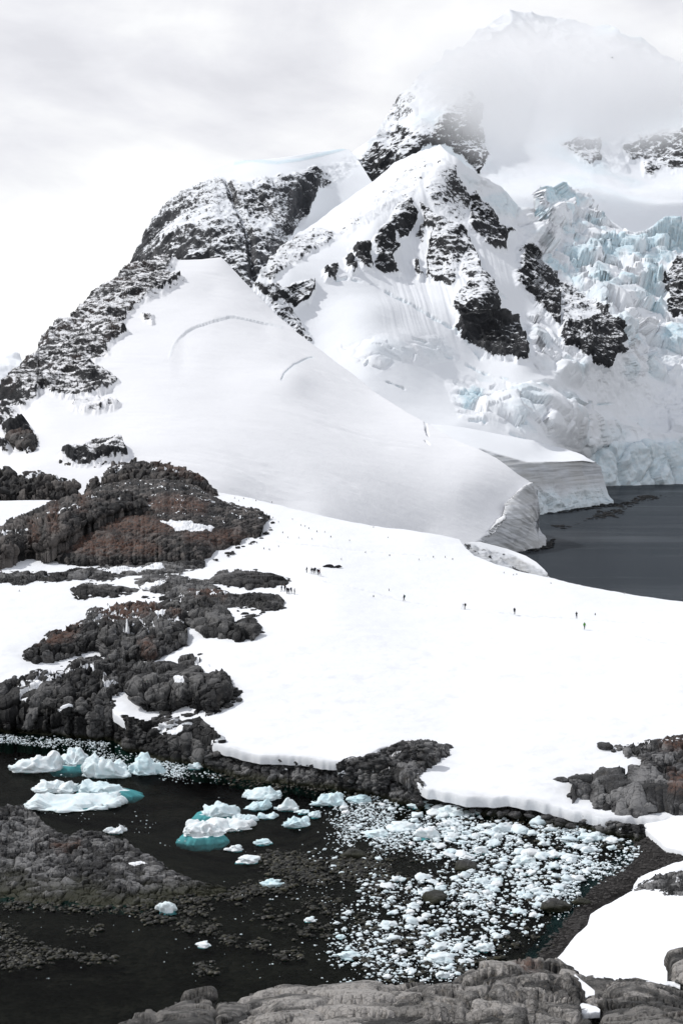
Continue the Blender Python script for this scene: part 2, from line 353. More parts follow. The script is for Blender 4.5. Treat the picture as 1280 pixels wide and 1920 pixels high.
def bed_depth(px, py): return Y_at_z(px, py, bed_z(px, py))
tag(sheet('seabed', [(-140, 1352), (1420, 1352)], [(-140, 2010), (1420, 2010)], bed_depth, M_bed, 5, back=(30, 1, 4), front=(25, 10, 3)), kind='structure')

# ------------------------------------------------------------------ far land
tag(sheet('far_hills', [(-140, 700), (-40, 690), (0, 672), (14, 666), (28, 672), (44, 690), (70, 720), (160, 760)], [(-140, 860), (160, 860)],
    TPS([(-40, 700, 6000), (60, 700, 6100), (0, 800, 5200), (0, 860, 4800), (100, 860, 4900)]), M_far, 2.0,
    disp=lambda x, y, P, A, V: 60 * fbm(P / 420, 5, 2, ridged=True),
    attr=lambda x, y, P: {'rock': 0.75 * sst(0.1, 0.5, fbm(P / 300, 4, 9)), 'dust': np.full(len(x), 0.75)}, back=(2000, 0.7, 6)), kind='structure')

UPPER_ROCK = [([(655, 365), (663, 320), (690, 290), (720, 255), (752, 232), (770, 245), (742, 300), (722, 332), (690, 348)], 0.50),
    ([(690, 270), (735, 212), (790, 150), (800, 170), (775, 215), (740, 250), (715, 262)], 0.68),
    ([(795, 270), (815, 235), (840, 208), (878, 182), (893, 200), (905, 240), (918, 290), (898, 328), (870, 302), (850, 282), (825, 272)], 0.42),
    ([(1052, 270), (1080, 258), (1120, 262), (1132, 295), (1110, 307), (1088, 300)], 0.46),
    ([(1165, 275), (1180, 262), (1200, 258), (1240, 248), (1290, 238), (1300, 310), (1240, 318), (1210, 324), (1203, 300), (1180, 300)], 0.42),
    ([(1110, 285), (1165, 262), (1165, 300), (1180, 318), (1150, 318)], 0.85),
    ([(640, 330), (668, 300), (700, 285), (735, 300), (720, 340), (690, 352), (650, 352)], 0.62), ([(755, 250), (790, 225), (815, 240), (800, 270), (770, 300), (740, 315)], 0.66)]
T_up = TPS([(700, 360, 2480), (690, 265, 2600), (760, 300, 2500), (800, 300, 2520), (900, 330, 2500), (1000, 440, 2300), (1280, 450, 2200), (1100, 380, 2400), (1280, 350, 2600),
    (1200, 300, 2760), (1280, 240, 2830), (1070, 290, 2680), (1070, 250, 2730), (1280, 140, 3200), (1160, 80, 3300), (1000, 30, 3400), (900, 55, 3300), (800, 130, 2950),
    (730, 220, 2760), (880, 185, 2700), (1000, 200, 2950), (770, 240, 2560), (700, 310, 2540), (660, 520, 2300), (1000, 520, 2250), (1280, 520, 2180)])
def up_attr(x, y, P):
    r, d = masks(x, y, UPPER_ROCK, 7, 13, 6, 4); ic = 0.3 * sst(0.15, 0.4, fbm(P / 160, 3, 8)) * sst(420, 300, y)
    return {'rock': r, 'dust': d, 'ice': ic * (1 - r)}
def up_disp(x, y, P, A, V):
    q = P * np.array([1, 1, 0.6])
    return A['rock'] * (1 - 0.8 * A['dust']) * 22 * fbm(q / 50, 5, 21, 0.55, True) + sst(260, 150, y) * 30 * fbm(q / 260, 5, 23, 0.55, True) + 7 * fbm(P / 190, 4, 5) + 1.2 * fbm(P / 30, 3, 6)
tag(sheet('upper_mountain', [(560, 330), (640, 300), (690, 265), (730, 220), (790, 152), (820, 128), (850, 100), (900, 62), (950, 38), (1000, 30), (1050, 28), (1100, 40), (1140, 50), (1160, 74), (1200, 84), (1240, 110), (1280, 128), (1420, 170)],
    [(560, 470), (700, 430), (800, 420), (1000, 520), (1420, 520)], T_up, M_far, 1.7, up_disp, up_attr, (1500, 0.9, 10)), kind='structure')

BUT_ROCK = [([(230, 540), (258, 478), (272, 445), (292, 408), (318, 378), (342, 358), (410, 334), (440, 342), (480, 350), (530, 330), (560, 322), (590, 314), (604, 330), (585, 378), (565, 402), (550, 438), (530, 470), (500, 500), (480, 540), (430, 560)], 0.50),
    ([(420, 345), (560, 330), (590, 320), (580, 400), (540, 450), (500, 440), (440, 400)], 0.64), ([(590, 322), (640, 305), (690, 285), (650, 330), (620, 348), (600, 352)], 0.72)]
T_but = TPS([(250, 505, 2150), (265, 460, 2150), (290, 410, 2180), (340, 355, 2260), (440, 300, 2360), (600, 285, 2450), (690, 262, 2550), (330, 480, 1950), (400, 500, 1900), (480, 500, 1900), (400, 400, 2020),
    (480, 400, 2070), (470, 350, 2140), (560, 340, 2200), (520, 430, 2020), (560, 420, 2150), (620, 350, 2300), (690, 320, 2400), (600, 440, 2150), (400, 560, 1850), (380, 340, 2230)])
def but_attr(x, y, P):
    r, d = masks(x, y, BUT_ROCK, 7, 15, 5, 14)
    line = ldist(x, y, [(440, 306), (470, 301), (520, 305), (560, 300), (600, 290), (640, 278), (700, 260)])
    return {'rock': r, 'dust': np.clip(d + 0.35 * sst(0.0, 0.5, fbm(P / 120, 3, 31)) - 0.1, 0, 1), 'ice': 0.55 * sst(5, 1, line)}
def but_disp(x, y, P, A, V):
    g = 12 * (1 - np.clip(ldist(x, y, [(425, 340), (450, 400), (468, 450), (475, 520)]) / 9, 0, 1)) + 8 * (1 - np.clip(ldist(x, y, [(470, 345), (510, 400), (540, 440)]) / 7, 0, 1))
    q = P * np.array([1, 1, 0.55])
    return A['rock'] * (1 - 0.6 * A['dust']) * (15 * fbm(q / 70, 6, 41, 0.6, True) + 7 * fbm(q / 13, 4, 43) - g - 3) + 2.5 * fbm(P / 90, 3, 42)
tag(sheet('rock_buttress', [(236, 560), (247, 512), (252, 500), (262, 465), (272, 440), (290, 408), (312, 382), (340, 355), (365, 338), (385, 324), (410, 310), (440, 300), (470, 300), (520, 297), (560, 291), (600, 284), (640, 277), (655, 279), (672, 300), (690, 330), (705, 350)],
    [(236, 562), (300, 580), (520, 590), (600, 500), (690, 410), (705, 400)], T_but, M_but, 1.5, but_disp, but_attr, (900, 0.8, 8)), kind='structure')

# ------------------------------------------------------------------ front ridge, icefall, far ice front
MID_ROCK = [
    ([(620, 503), (632, 503), (633, 524), (612, 528), (606, 511)], 0.12), ([(647, 488), (659, 480), (669, 512), (661, 516), (650, 503)], 0.1),
    ([(657, 471), (673, 468), (679, 465), (691, 467), (697, 509), (679, 503), (667, 489)], 0.1),
    ([(700, 454), (712, 430), (724, 422), (736, 436), (747, 463), (739, 471), (733, 483), (737, 505), (750, 515), (739, 513), (721, 511), (709, 511), (699, 501), (706, 477)], 0.26),
    ([(730, 415), (751, 382), (771, 373), (781, 400), (778, 421), (762, 442), (748, 449), (739, 430)], 0.34),
    ([(772, 491), (780, 496), (792, 519), (786, 524), (779, 516)], 0.2),
    ([(815, 318), (828, 298), (850, 314), (857, 334), (871, 359), (884, 372), (878, 433), (858, 418), (834, 400), (810, 383), (798, 353)], 0.60),
    ([(868, 372), (884, 361), (905, 385), (927, 409), (930, 424), (959, 434), (948, 442), (945, 471), (932, 470), (911, 457), (896, 445), (872, 425)], 0.30),
    ([(786, 380), (798, 388), (816, 406), (834, 415), (857, 424), (872, 436), (879, 454), (872, 477), (857, 495), (854, 525), (846, 536), (822, 532), (801, 523), (799, 492), (806, 460), (814, 430), (798, 430), (792, 455), (782, 442), (798, 418)], 0.40),
    ([(878, 448), (885, 472), (900, 501), (918, 525), (927, 552), (933, 587), (900, 590), (856, 590), (849, 581), (855, 552), (872, 540), (884, 525), (863, 513), (868, 477)], 0.42),
    ([(849, 578), (933, 583), (962, 599), (974, 623), (988, 656), (986, 677), (970, 680), (955, 673), (938, 677), (911, 671), (887, 659), (866, 639), (848, 619), (856, 608)], 0.10),
    ([(970, 464), (992, 461), (1004, 473), (1022, 497), (1040, 521), (1046, 544), (1048, 575), (980, 544), (967, 521), (970, 497)], 0.34),
    ([(967, 530), (1048, 555), (1048, 614), (1028, 602), (998, 566), (980, 545)], 0.12),
    ([(1040, 527), (1057, 530), (1078, 550), (1105, 568), (1132, 592), (1100, 620), (1050, 620), (1046, 598), (1044, 556)], 0.42),
    ([(1048, 605), (1132, 590), (1156, 616), (1177, 633), (1165, 645), (1180, 655), (1156, 664), (1146, 685), (1135, 695), (1104, 683), (1104, 669), (1093, 679), (1081, 657), (1060, 655), (1047, 640), (1053, 622)], 0.14),
    ([(1268, 488), (1320, 490), (1320, 592), (1262, 599), (1249, 592), (1249, 571), (1256, 559), (1240, 532), (1253, 509)], 0.25),
    ([(478, 519), (502, 491), (532, 465), (562, 442), (596, 431), (627, 439), (615, 462), (585, 473), (559, 496), (540, 503), (510, 530)], 0.42),
    ([(470, 534), (500, 540), (530, 545), (565, 528), (590, 528), (590, 545), (577, 567), (551, 578), (529, 563), (510, 572), (480, 545)], 0.36),
    ([(502, 568), (532, 568), (556, 600), (584, 638), (570, 642), (540, 616), (515, 590)], 0.50),
    ([(625, 445), (670, 402), (740, 345), (790, 300), (817, 290), (800, 330), (770, 372), (700, 405), (650, 440)], 0.55)]
ICEFALL = [(965, 400), (1020, 335), (1100, 378), (1180, 450), (1320, 420), (1320, 480), (1262, 490), (1238, 560), (1255, 605), (1320, 605), (1320, 640), (1180, 655), (1130, 588), (1075, 543), (1040, 512), (985, 455)]
DEBRIS = [(1100, 705), (1180, 660), (1330, 640), (1330, 800), (1200, 790), (1120, 765)]
FALLS = [(ICEFALL, 1.0), ([(843, 722), (900, 712), (960, 728), (1030, 722), (1100, 758), (1095, 835), (1000, 806), (930, 792), (868, 778)], 0.42), ([(1088, 560), (1140, 590), (1190, 655), (1250, 640), (1290, 600), (1330, 600), (1330, 660), (1200, 690), (1170, 650), (1120, 600)], 0.9), ([(1180, 655), (1330, 640), (1330, 700), (1230, 715), (1170, 700)], 0.45), ([(1100, 775), (1180, 790), (1330, 780), (1330, 815), (1200, 822), (1100, 835)], 0.35), ([(1030, 660), (1062, 655), (1092, 690), (1080, 715), (1040, 705)], 0.7), ([(985, 600), (1010, 590), (1040, 640), (1040, 690), (1000, 690)], 0.45), ([(870, 330), (905, 345), (968, 386), (962, 430), (930, 400), (890, 360)], 0.35), ([(640, 650), (700, 640), (760, 650), (830, 640), (850, 670), (760, 680), (700, 690)], 0.15)]
ICE_BLUE = [([(1088, 466), (1126, 458), (1152, 446), (1179, 458), (1221, 446), (1265, 420), (1320, 418), (1320, 455), (1227, 467), (1191, 476), (1143, 489), (1102, 476)], 0.7),
    ([(1021, 342), (1060, 351), (1051, 375), (1024, 381)], 0.75), ([(997, 388), (1014, 394), (1010, 421), (997, 418)], 0.8), ([(1046, 515), (1075, 525), (1086, 552), (1064, 537)], 0.7),
    ([(857, 740), (885, 724), (906, 729), (901, 752), (872, 770)], 0.75), ([(1210, 490), (1245, 500), (1240, 530), (1215, 570), (1200, 560)], 0.7), ([(1090, 560), (1130, 560), (1190, 650), (1170, 640), (1140, 600)], 0.35),
    ([(900, 375), (945, 360), (970, 388), (962, 410), (930, 402)], 0.35), ([(1100, 838), (1330, 820), (1330, 915), (1100, 918)], 0.42), ([(960, 600), (985, 640), (990, 670), (975, 625)], 0.4)]
T_mid = TPS([(480, 530, 1350), (540, 505, 1400), (600, 485, 1480), (640, 470, 1530), (700, 415, 1620), (770, 370, 1720), (805, 320, 1800), (825, 275, 1880),
    (500, 500, 1430), (560, 440, 1640), (620, 395, 1790), (680, 360, 1900), (740, 305, 1990), (790, 285, 1970), (600, 440, 1620), (700, 370, 1800),
    (620, 530, 1400), (680, 520, 1450), (740, 510, 1540), (800, 500, 1590), (780, 420, 1690), (840, 440, 1630), (840, 520, 1540), (870, 400, 1760), (900, 350, 1840), (950, 365, 1880), (965, 388, 1890), (940, 460, 1740), (900, 560, 1460), (860, 600, 1440),
    (985, 670, 1400), (900, 670, 1400), (970, 600, 1520), (560, 580, 1330), (600, 640, 1280), (700, 600, 1320), (700, 680, 1220), (800, 680, 1290), (850, 720, 1290), (900, 760, 1250), (1000, 740, 1330), (1000, 820, 1200), (860, 790, 1160), (920, 808, 1165), (1080, 870, 1380),
    (990, 480, 1790), (1000, 580, 1590), (1100, 560, 1740), (1110, 690, 1480), (1170, 650, 1560), (1280, 700, 1640), (1200, 760, 1560), (1280, 800, 1530), (1150, 800, 1480), (1100, 740, 1450),
    (1000, 400, 1960), (1050, 500, 1850), (1100, 450, 1990), (1200, 550, 1800), (1280, 500, 1920), (1280, 600, 1730), (1200, 640, 1670), (1060, 350, 2150), (1130, 400, 2150), (1240, 425, 2100), (1280, 415, 2130), (470, 700, 1200), (700, 780, 1150), (900, 870, 1150)])
T_front = TPS([(1100, 912, 1422), (1210, 909, 1466), (1280, 906, 1506), (1100, 845, 1440), (1200, 832, 1480), (1280, 824, 1520)])
FRONT_TOP = [(1085, 850), (1105, 842), (1120, 836), (1150, 832), (1185, 838), (1215, 830), (1250, 832), (1280, 824), (1420, 820)]
def mid_depth(px, py):
    Y = T_mid(px, py); k = px > 1070
    tp = poly_at(FRONT_TOP, px) + 4 * px_noise(px, px * 0, 18, 77)
    f = sst(-3, 6, py - tp) * sst(1070, 1100, px)
    Yf = T_front(px, py); return Y * (1 - f) + Yf * f
HUMPS = [(965, 772, 34, 22, 10), (1062, 778, 42, 26, 16), (905, 790, 30, 16, 8), (1020, 720, 30, 14, 7), (760, 640, 50, 26, 8), (700, 660, 24, 14, 5), (1140, 840, 50, 22, 10), (1010, 770, 16, 14, 7), (690, 590, 70, 30, 12), (1045, 700, 18, 22, 10), (1095, 680, 14, 12, 14), (1000, 640, 22, 34, 8)]
GROOVES = [([(610, 530), (650, 522), (700, 535), (760, 570), (800, 590), (850, 622), (900, 675)], 3.5, 5), ([(685, 685), (700, 668), (715, 660), (745, 658)], 2.5, 8), ([(770, 640), (800, 648), (830, 652)], 3, 5),
    ([(1010, 725), (1060, 740), (1110, 758), (1160, 755)], 3, 6), ([(880, 790), (930, 800), (985, 820)], 3, 5), ([(1000, 560), (1030, 605), (1050, 640)], 3, 5), ([(880, 745), (892, 737), (898, 732)], 5, 14), ([(820, 660), (860, 680), (900, 700), (950, 710)], 3, 4),
    ([(1110, 285), (1150, 315)], 3, 4), ([(1080, 860), (1096, 835), (1100, 822)], 1.6, 6), ([(720, 715), (760, 730)], 2, 4), ([(910, 520), (950, 560)], 2.5, 4)]
def mid_attr(x, y, P):
    r, d = masks(x, y, MID_ROCK, 5, 10, 4.5, 24)
    fm, fv = masks(x, y, FALLS, 8, 20, 11, 60); fall = fm * fv; ic, iv = masks(x, y, ICE_BLUE, 5, 12, 5, 61)
    cr = np.zeros(len(x))
    gm = sst(-0.15, 0.3, px_noise(x, y, 22, 119, 2))
    for ln, wd, dp in GROOVES: cr = np.maximum(cr, sst(wd * 1.1, 0, ldist(x, y, ln)) * 0.45 * gm)
    ice = np.maximum(np.maximum(ic * iv, fall * 0.7 * sst(-0.1, 0.4, fbm(P / 40, 4, 62))), cr) * (1 - r)
    return {'rock': r, 'dust': d, 'ice': ice, 'fall': fall}
def mid_disp(x, y, P, A, V):
    fall = A['fall']; d = np.zeros(len(x)); r = A['rock']
    d += r * (1 - A['dust']) * (14 * fbm(P * np.array([1, 1, 0.6]) / 42, 6, 71, 0.58, True) + 4)
    k = np.nonzero(fall > 0.01)[0]
    if len(k):
        q = P[k] + 14 * np.stack([fbm(P[k] / 40, 3, 81), fbm(P[k] / 40, 3, 82), fbm(P[k] / 40, 3, 83)], 1)
        f1, f2, idv, tl1 = voro(q / np.array([46, 60, 40]), 90, True); g1, g2, gid, tl2 = voro(q / 16, 95, True)
        d[k] += fall[k] * (1 - r[k]) * (28 * (idv - 0.4) + 22 * tl1 + 9 * (gid - 0.5) + 7 * tl2 + 6 * sst(0, 0.12, f2 - f1) + 3 * fbm(P[k] / 14, 3, 97))
    db = np.clip(0.5 + sdist(x, y, DEBRIS) / 40, 0, 1); k = np.nonzero(db > 0.01)[0]
    if len(k): g1, g2, gid = voro(P[k] / 6.5, 101); d[k] += db[k] * 1.9 * (3.2 * (gid - 0.45) * sst(-0.3, 0.4, fbm(P[k] / 60, 3, 102)) + 1.5 * fbm(P[k] / 10, 3, 103))
    ff = sst(-2, 4, y - poly_at(FRONT_TOP, x)) * sst(1070, 1100, x); k = np.nonzero(ff > 0.01)[0]
    if len(k):
        f1, f2, idv, tl1 = voro(P[k] * np.array([1, 1, 0.7]) / 24, 111, True); d[k] += ff[k] * (9 * (idv - 0.5) + 14 * tl1 + 5 * fbm(P[k] / 12, 4, 112) + 4 * sst(0, .25, f2 - f1))
    for hx, hy, rx, ry, a in HUMPS: d += 0.55 * a * np.exp(-((x - hx) / rx) ** 2 - ((y - hy) / ry) ** 2) * (1 - r)
    gm = sst(-0.15, 0.3, px_noise(x, y, 22, 119, 2))
    for ln, wd, dp in GROOVES:
        wob = px_noise(x, y, 9, 120, 2) * 2.0; d -= dp * gm * sst(wd, 0, np.abs(ldist(x, y, ln) + wob)) * (1 - r)
    fl = sst(700, 540, y) * sst(690, 760, x) * sst(1000, 900, x) * (1 - r) * (1 - fall)      # flutes on the steep snow face
    d += fl * 1.4 * fbm(np.stack([(x + (y - 500) * -0.25) / 7, y / 160, x * 0], 1), 3, 131)
    return d + (1 - r) * (3.5 * fbm(P / 130, 4, 141) + 0.5 * fbm(P / 22, 3, 142))
tag(sheet('glacier_and_ridge', [(440, 640), (462, 575), (475, 534), (490, 512), (505, 494), (540, 456), (580, 424), (620, 394), (660, 367), (700, 340), (740, 305), (790, 284), (825, 272), (835, 284), (862, 303), (895, 330), (940, 352), (967, 386), (974, 402), (1000, 400), (1018, 346), (1060, 350), (1100, 378), (1135, 408), (1180, 440), (1230, 428), (1290, 412), (1420, 400)],
    [(440, 800), (700, 860), (880, 880), (1060, 915), (1100, 914), (1210, 910), (1280, 907), (1420, 902)], mid_depth, M_mid, 1.45, mid_disp, mid_attr, (420, 1.0, 8), front=(3, 12, 2)), kind='structure')

# ------------------------------------------------------------------ glacier shelf with banded cliff
EDGE = [(760, 830), (860, 846), (888, 848), (899, 839), (940, 853), (987, 866), (1053, 865), (1092, 863), (1110, 866), (1118, 862), (1145, 850)]
BASE = [(760, 975), (899, 970), (985, 966), (1008, 964), (1073, 953), (1131, 945), (1141, 942)]
_q = np.array([(806, 795), (830, 797), (870, 802), (920, 812), (1000, 826), (1040, 836)], float)
T_st = TPS([(a, b, float(y) - 4) for (a, b), y in zip(_q, T_mid(_q[:, 0], _q[:, 1]))] + [(1090, 850, 1200), (899, 838, 1000), (987, 865, 1010), (1053, 864, 1070), (1092, 862, 1095), (1118, 868, 1118)])
T_sc = TPS([(899, 840, 985), (987, 866, 995), (1053, 865, 1062), (1092, 863, 1092), (1120, 870, 1116), (1008, 964, 972), (1073, 953, 1044), (1131, 944, 1102), (930, 970, 950), (780, 975, 930), (780, 800, 960)])
SH_TOP = [(806, 795), (830, 797), (870, 802), (920, 812), (1000, 826), (1060, 842), (1092, 853), (1112, 864), (1126, 872), (1134, 905), (1141, 940)]
def shelf_depth(px, py):
    f = sst(-1, 2.5, py - poly_at(EDGE, px)); return T_st(px, py) * (1 - f) + T_sc(px, py) * f
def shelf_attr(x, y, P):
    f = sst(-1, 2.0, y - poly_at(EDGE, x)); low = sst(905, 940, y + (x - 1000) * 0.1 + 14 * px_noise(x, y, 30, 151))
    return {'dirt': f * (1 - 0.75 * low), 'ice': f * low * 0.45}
def shelf_disp(x, y, P, A, V):
    f = sst(0, 3, y - poly_at(EDGE, x)); low = sst(900, 945, y)
    strat = fbm(np.stack([P[:, 0] / 60, P[:, 1] / 60, P[:, 2] / 2.2], 1), 3, 161)
    f1, f2, idv = voro(P / np.array([14, 14, 18]), 165)
    return f * (1.0 * strat + low * (5 * (idv - 0.4) + 3 * fbm(P / 7, 3, 167)) + 2.5 * fbm(P / 25, 3, 168)) + (1 - f) * 0.8 * fbm(P / 40, 3, 169)
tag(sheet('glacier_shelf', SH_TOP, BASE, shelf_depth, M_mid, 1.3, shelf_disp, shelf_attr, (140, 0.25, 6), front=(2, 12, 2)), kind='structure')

# ------------------------------------------------------------------ snow dome
DOME_ROCK = [([(-140, 900), (-140, 800), (0, 740), (20, 715), (50, 685), (70, 668), (75, 645), (100, 620), (145, 580), (175, 550), (215, 525), (250, 497), (290, 484), (330, 484), (312, 512), (342, 524), (320, 540), (270, 565), (242, 586), (228, 610), (238, 622), (200, 650), (206, 668), (160, 682), (190, 700), (222, 716), (200, 735), (165, 746), (110, 741), (80, 728), (65, 745), (30, 785), (0, 812), (-140, 860)], 0.22),
    ([(230, 515), (250, 497), (300, 484), (335, 484), (318, 512), (345, 524), (318, 545), (270, 566), (235, 560), (200, 570), (180, 560)], 0.58), ([(8, 815), (30, 800), (56, 801), (71, 826), (56, 844), (34, 840)], 0.0), ([(-40, 830), (0, 826), (22, 838), (14, 848), (-40, 848)], 0.2),
    ([(113, 857), (135, 845), (165, 838), (200, 834), (230, 838), (238, 860), (205, 868), (160, 874), (138, 871)], 0.28), ([(140, 752), (165, 745), (225, 757), (215, 770), (160, 778), (138, 768)], 0.45), ([(268, 592), (286, 594), (284, 604), (272, 602)], 0.2), ([(100, 660), (150, 665), (120, 700), (95, 700)], 0.35)]
T_dome = TPS([(-40, 830, 640), (0, 780, 690), (60, 680, 800), (140, 590, 920), (250, 505, 1050), (330, 488, 1080), (415, 484, 1090), (460, 530, 1060), (520, 590, 1010), (600, 655, 940), (700, 735, 860), (800, 790, 790), (850, 820, 760), (900, 842, 740), (960, 880, 725), (990, 904, 722),
    (60, 760, 660), (120, 740, 690), (150, 640, 830), (200, 700, 735), (300, 620, 860), (300, 700, 740), (400, 600, 910), (420, 700, 770), (500, 700, 790), (560, 720, 790), (400, 540, 1020), (700, 850, 690), (600, 800, 705), (400, 800, 640), (200, 800, 620), (100, 860, 560), (200, 860, 560), (0, 860, 570), (-40, 940, 510), (100, 940, 515), (400, 925, 540), (600, 965, 570), (800, 1000, 630), (900, 1010, 652), (940, 975, 685), (860, 920, 680), (500, 1000, 545)], 1.5e-3)
D_EDGE = [(880, 1030), (899, 1011), (917, 995), (932, 976), (942, 970), (952, 945), (971, 921), (995, 905), (1000, 898), (1030, 885)]
T_dc = TPS([(899, 1011, 652), (932, 976, 668), (942, 970, 672), (952, 945, 690), (971, 921, 706), (995, 905, 720), (1006, 921, 728), (920, 1030, 662), (975, 1033, 686), (1010, 1025, 702), (1006, 984, 716), (985, 960, 694), (960, 1000, 676), (1022, 1009, 712)])
def dome_depth(px, py):
    f = sst(-1.5, 3, py - poly_at(D_EDGE, px)) * sst(885, 900, px); return T_dome(px, py) * (1 - f) + T_dc(px, py) * f
SCHR = [(318, 668), (325, 650), (335, 635), (350, 622), (370, 611), (400, 601), (435, 593), (465, 598), (500, 605), (528, 612)]
def dome_attr(x, y, P):
    r, d = masks(x, y, DOME_ROCK, 7, 13, 4, 171); f = sst(-1, 2, y - poly_at(D_EDGE, x)) * sst(885, 900, x)
    cr = sst(4, 1, ldist(x, y, SCHR)) * 0.06 + sst(3.5, 0.5, ldist(x, y, [(526, 717), (531, 705), (550, 686), (575, 673), (586, 671)])) * 0.2
    return {'rock': r, 'dust': d, 'ice': cr, 'dirt': f * 0.95, 'rust': 0.5 * r * sst(-0.1, 0.3, fbm(P / 30, 3, 175))}
def dome_disp(x, y, P, A, V):
    r = A['rock']; f = A['dirt']; d = r * (1 - A['dust']) * (8 * fbm(P / np.array([26, 26, 14]), 6, 181, 0.58, True) + 2)
    wob = px_noise(x, y, 8, 183, 2) * 1.5
    l = ldist(x, y, SCHR) + wob; below = (y > poly_at(SCHR, x)) & (x > 318) & (x < 528)
    d -= 0.35 * sst(3, 0, np.abs(l)) * sst(-0.2, 0.25, px_noise(x, y, 25, 188, 2)) + np.where(below, 1.0 * sst(60, 0, np.abs(l)), 0) * sst(318, 350, x) * sst(528, 490, x)
    d -= 0.8 * sst(2.6, 0, ldist(x, y, [(526, 717), (531, 705), (550, 686), (575, 673), (586, 671)])) + 5 * sst(2.2, 0, ldist(x, y, [(797, 789), (799, 804), (802, 814)])) + 4 * sst(2, 0, ldist(x, y, [(797, 825), (804, 833)]))
    d += 2.5 * np.exp(-((x - 545) / 40) ** 2 - ((y - 712) / 26) ** 2)
    strat = fbm(np.stack([P[:, 0] / 30, P[:, 1] / 30, (P[:, 2] + 0.6 * P[:, 0]) / 2.0], 1), 3, 185)
    d += f * (1.1 * strat + 3 * fbm(P / 14, 3, 187))
    return d + (1 - r) * (1 - f) * (1.6 * fbm(P / 70, 3, 191) + 0.22 * fbm(P / np.array([16, 7, 7]), 4, 192) + 0.5 * sst(0.15, 0.4, fbm(P / 45, 2, 193)) * fbm(P / np.array([30, 6, 5]), 3, 194))
tag(sheet('snow_dome', [(-140, 840), (-60, 790), (0, 750), (20, 720), (50, 690), (72, 672), (77, 650), (100, 625), (145, 585), (175, 555), (215, 530), (250, 502), (290, 490), (320, 487), (380, 486), (415, 482), (430, 497), (460, 530), (500, 570), (520, 590), (580, 640), (640, 690), (700, 735), (760, 770), (800, 790), (850, 820), (900, 842), (930, 858), (970, 888), (995, 904), (1006, 919), (1008, 985), (1025, 1009)],
    [(-140, 985), (100, 1000), (400, 975), (600, 1010), (800, 1040), (900, 1043), (975, 1035), (1010, 1027), (1025, 1012)], dome_depth, M_dome, 1.5, dome_disp, dome_attr, (380, 0.55, 8), front=(4, 10, 2)), kind='structure')

# dirty ice lens at the end of the saddle
T_len = TPS([(868, 1018, 520), (930, 1050, 512), (1030, 1084, 505), (950, 1030, 545), (1000, 1052, 530), (900, 1017, 535), (900, 1060, 490), (1000, 1110, 480)])
def len_attr(x, y, P):
    f = sst(-6, 2, y - poly_at([(860, 1014), (900, 1030), (950, 1041), (1000, 1062), (1034, 1082)], x) + 4 * px_noise(x, y, 12, 201))
    return {'dirt': f, 'rock': 0.70 * sst(0.0, 0.40, fbm(P / np.array([9, 9, 1.6]), 4, 203)) * f}
tag(sheet('dirty_ice_snout', [(866, 1022), (872, 1017), (900, 1016), (950, 1029), (985, 1042), (1005, 1054), (1020, 1068), (1031, 1083)], [(866, 1060), (920, 1085), (980, 1110), (1031, 1120)], T_len, M_snow, 1.0,
    lambda x, y, P, A, V: A['dirt'] * (0.9 * fbm(P / np.array([9, 9, 1.4]), 4, 205) + 0.8 * fbm(P / 3, 3, 206)), len_attr, (30, 0.9, 6)), kind='structure')

# ------------------------------------------------------------------ snow saddle
T_sad = TPS([(600, 1420, 237), (400, 1398, 246), (700, 1420, 234), (780, 1478, 220), (1000, 1500, 214), (1110, 1530, 208), (1280, 1520, 207), (830, 1400, 241), (1280, 1400, 236), (1050, 1390, 240), (600, 1250, 283), (1000, 1280, 273), (1280, 1280, 268), (757, 1127, 345), (1080, 1160, 330), (600, 1075, 365), (530, 1112, 350), (1280, 1170, 325),
    (400, 1100, 362), (400, 925, 500), (500, 940, 490), (600, 965, 470), (700, 985, 455), (800, 1000, 440), (880, 1030, 422), (928, 1060, 398), (1030, 1085, 382), (1100, 1098, 375), (1200, 1115, 365), (1280, 1125, 360), (0, 1240, 302), (100, 1240, 304), (200, 1250, 300), (0, 1100, 365), (100, 1060, 390), (0, 1000, 430), (250, 930, 480), (0, 930, 480), (250, 1090, 372), (430, 1230, 291), (300, 1345, 266), (230, 1335, 268), (0, 1300, 287)])
TRAIL = [(600, 1085), (700, 1110), (760, 1127), (870, 1143), (965, 1152), (1080, 1160), (1180, 1164), (1300, 1168)]
TRAIL2 = [(1095, 1180), (1150, 1186), (1300, 1215)]; TRAIL3 = [(520, 1015), (640, 1028), (720, 1035), (800, 1040)]
def sad_attr(x, y, P):
    tp = sst(0.25, 0.55, fbm(P / 3.2, 4, 211)) * sst(10, 0, np.abs(x - 430) / 8 + np.abs(y - 990) / 2.5 - 2)
    lip = sst(9, 1, poly_at(SAD_BOT, x) - y) * np.clip(0.45 + 0.9 * px_noise(x, y, 30, 213), 0, 0.8) * 0.55 * (x > 385)
    wv = px_noise(x, y, 25, 224, 3) * 3; tr = np.zeros(len(x))
    for ln in (TRAIL, TRAIL2, TRAIL3): tr = np.maximum(tr, sst(1.8, 0.2, ldist(x, y + wv, ln)) * np.clip(0.5 + 1.1 * px_noise(x, y, 7, 226), 0, 1) * 0.34)
    tr = np.maximum(tr, 0.16 * sst(0.05, 0.5, px_noise(x * 0.35, y, 9, 227, 4)) * sst(1150, 1230, y))
    return {'rust': np.zeros(len(x)), 'dirt': np.maximum(np.maximum(0.35 * tp, lip), tr), 'ice': np.zeros(len(x))}
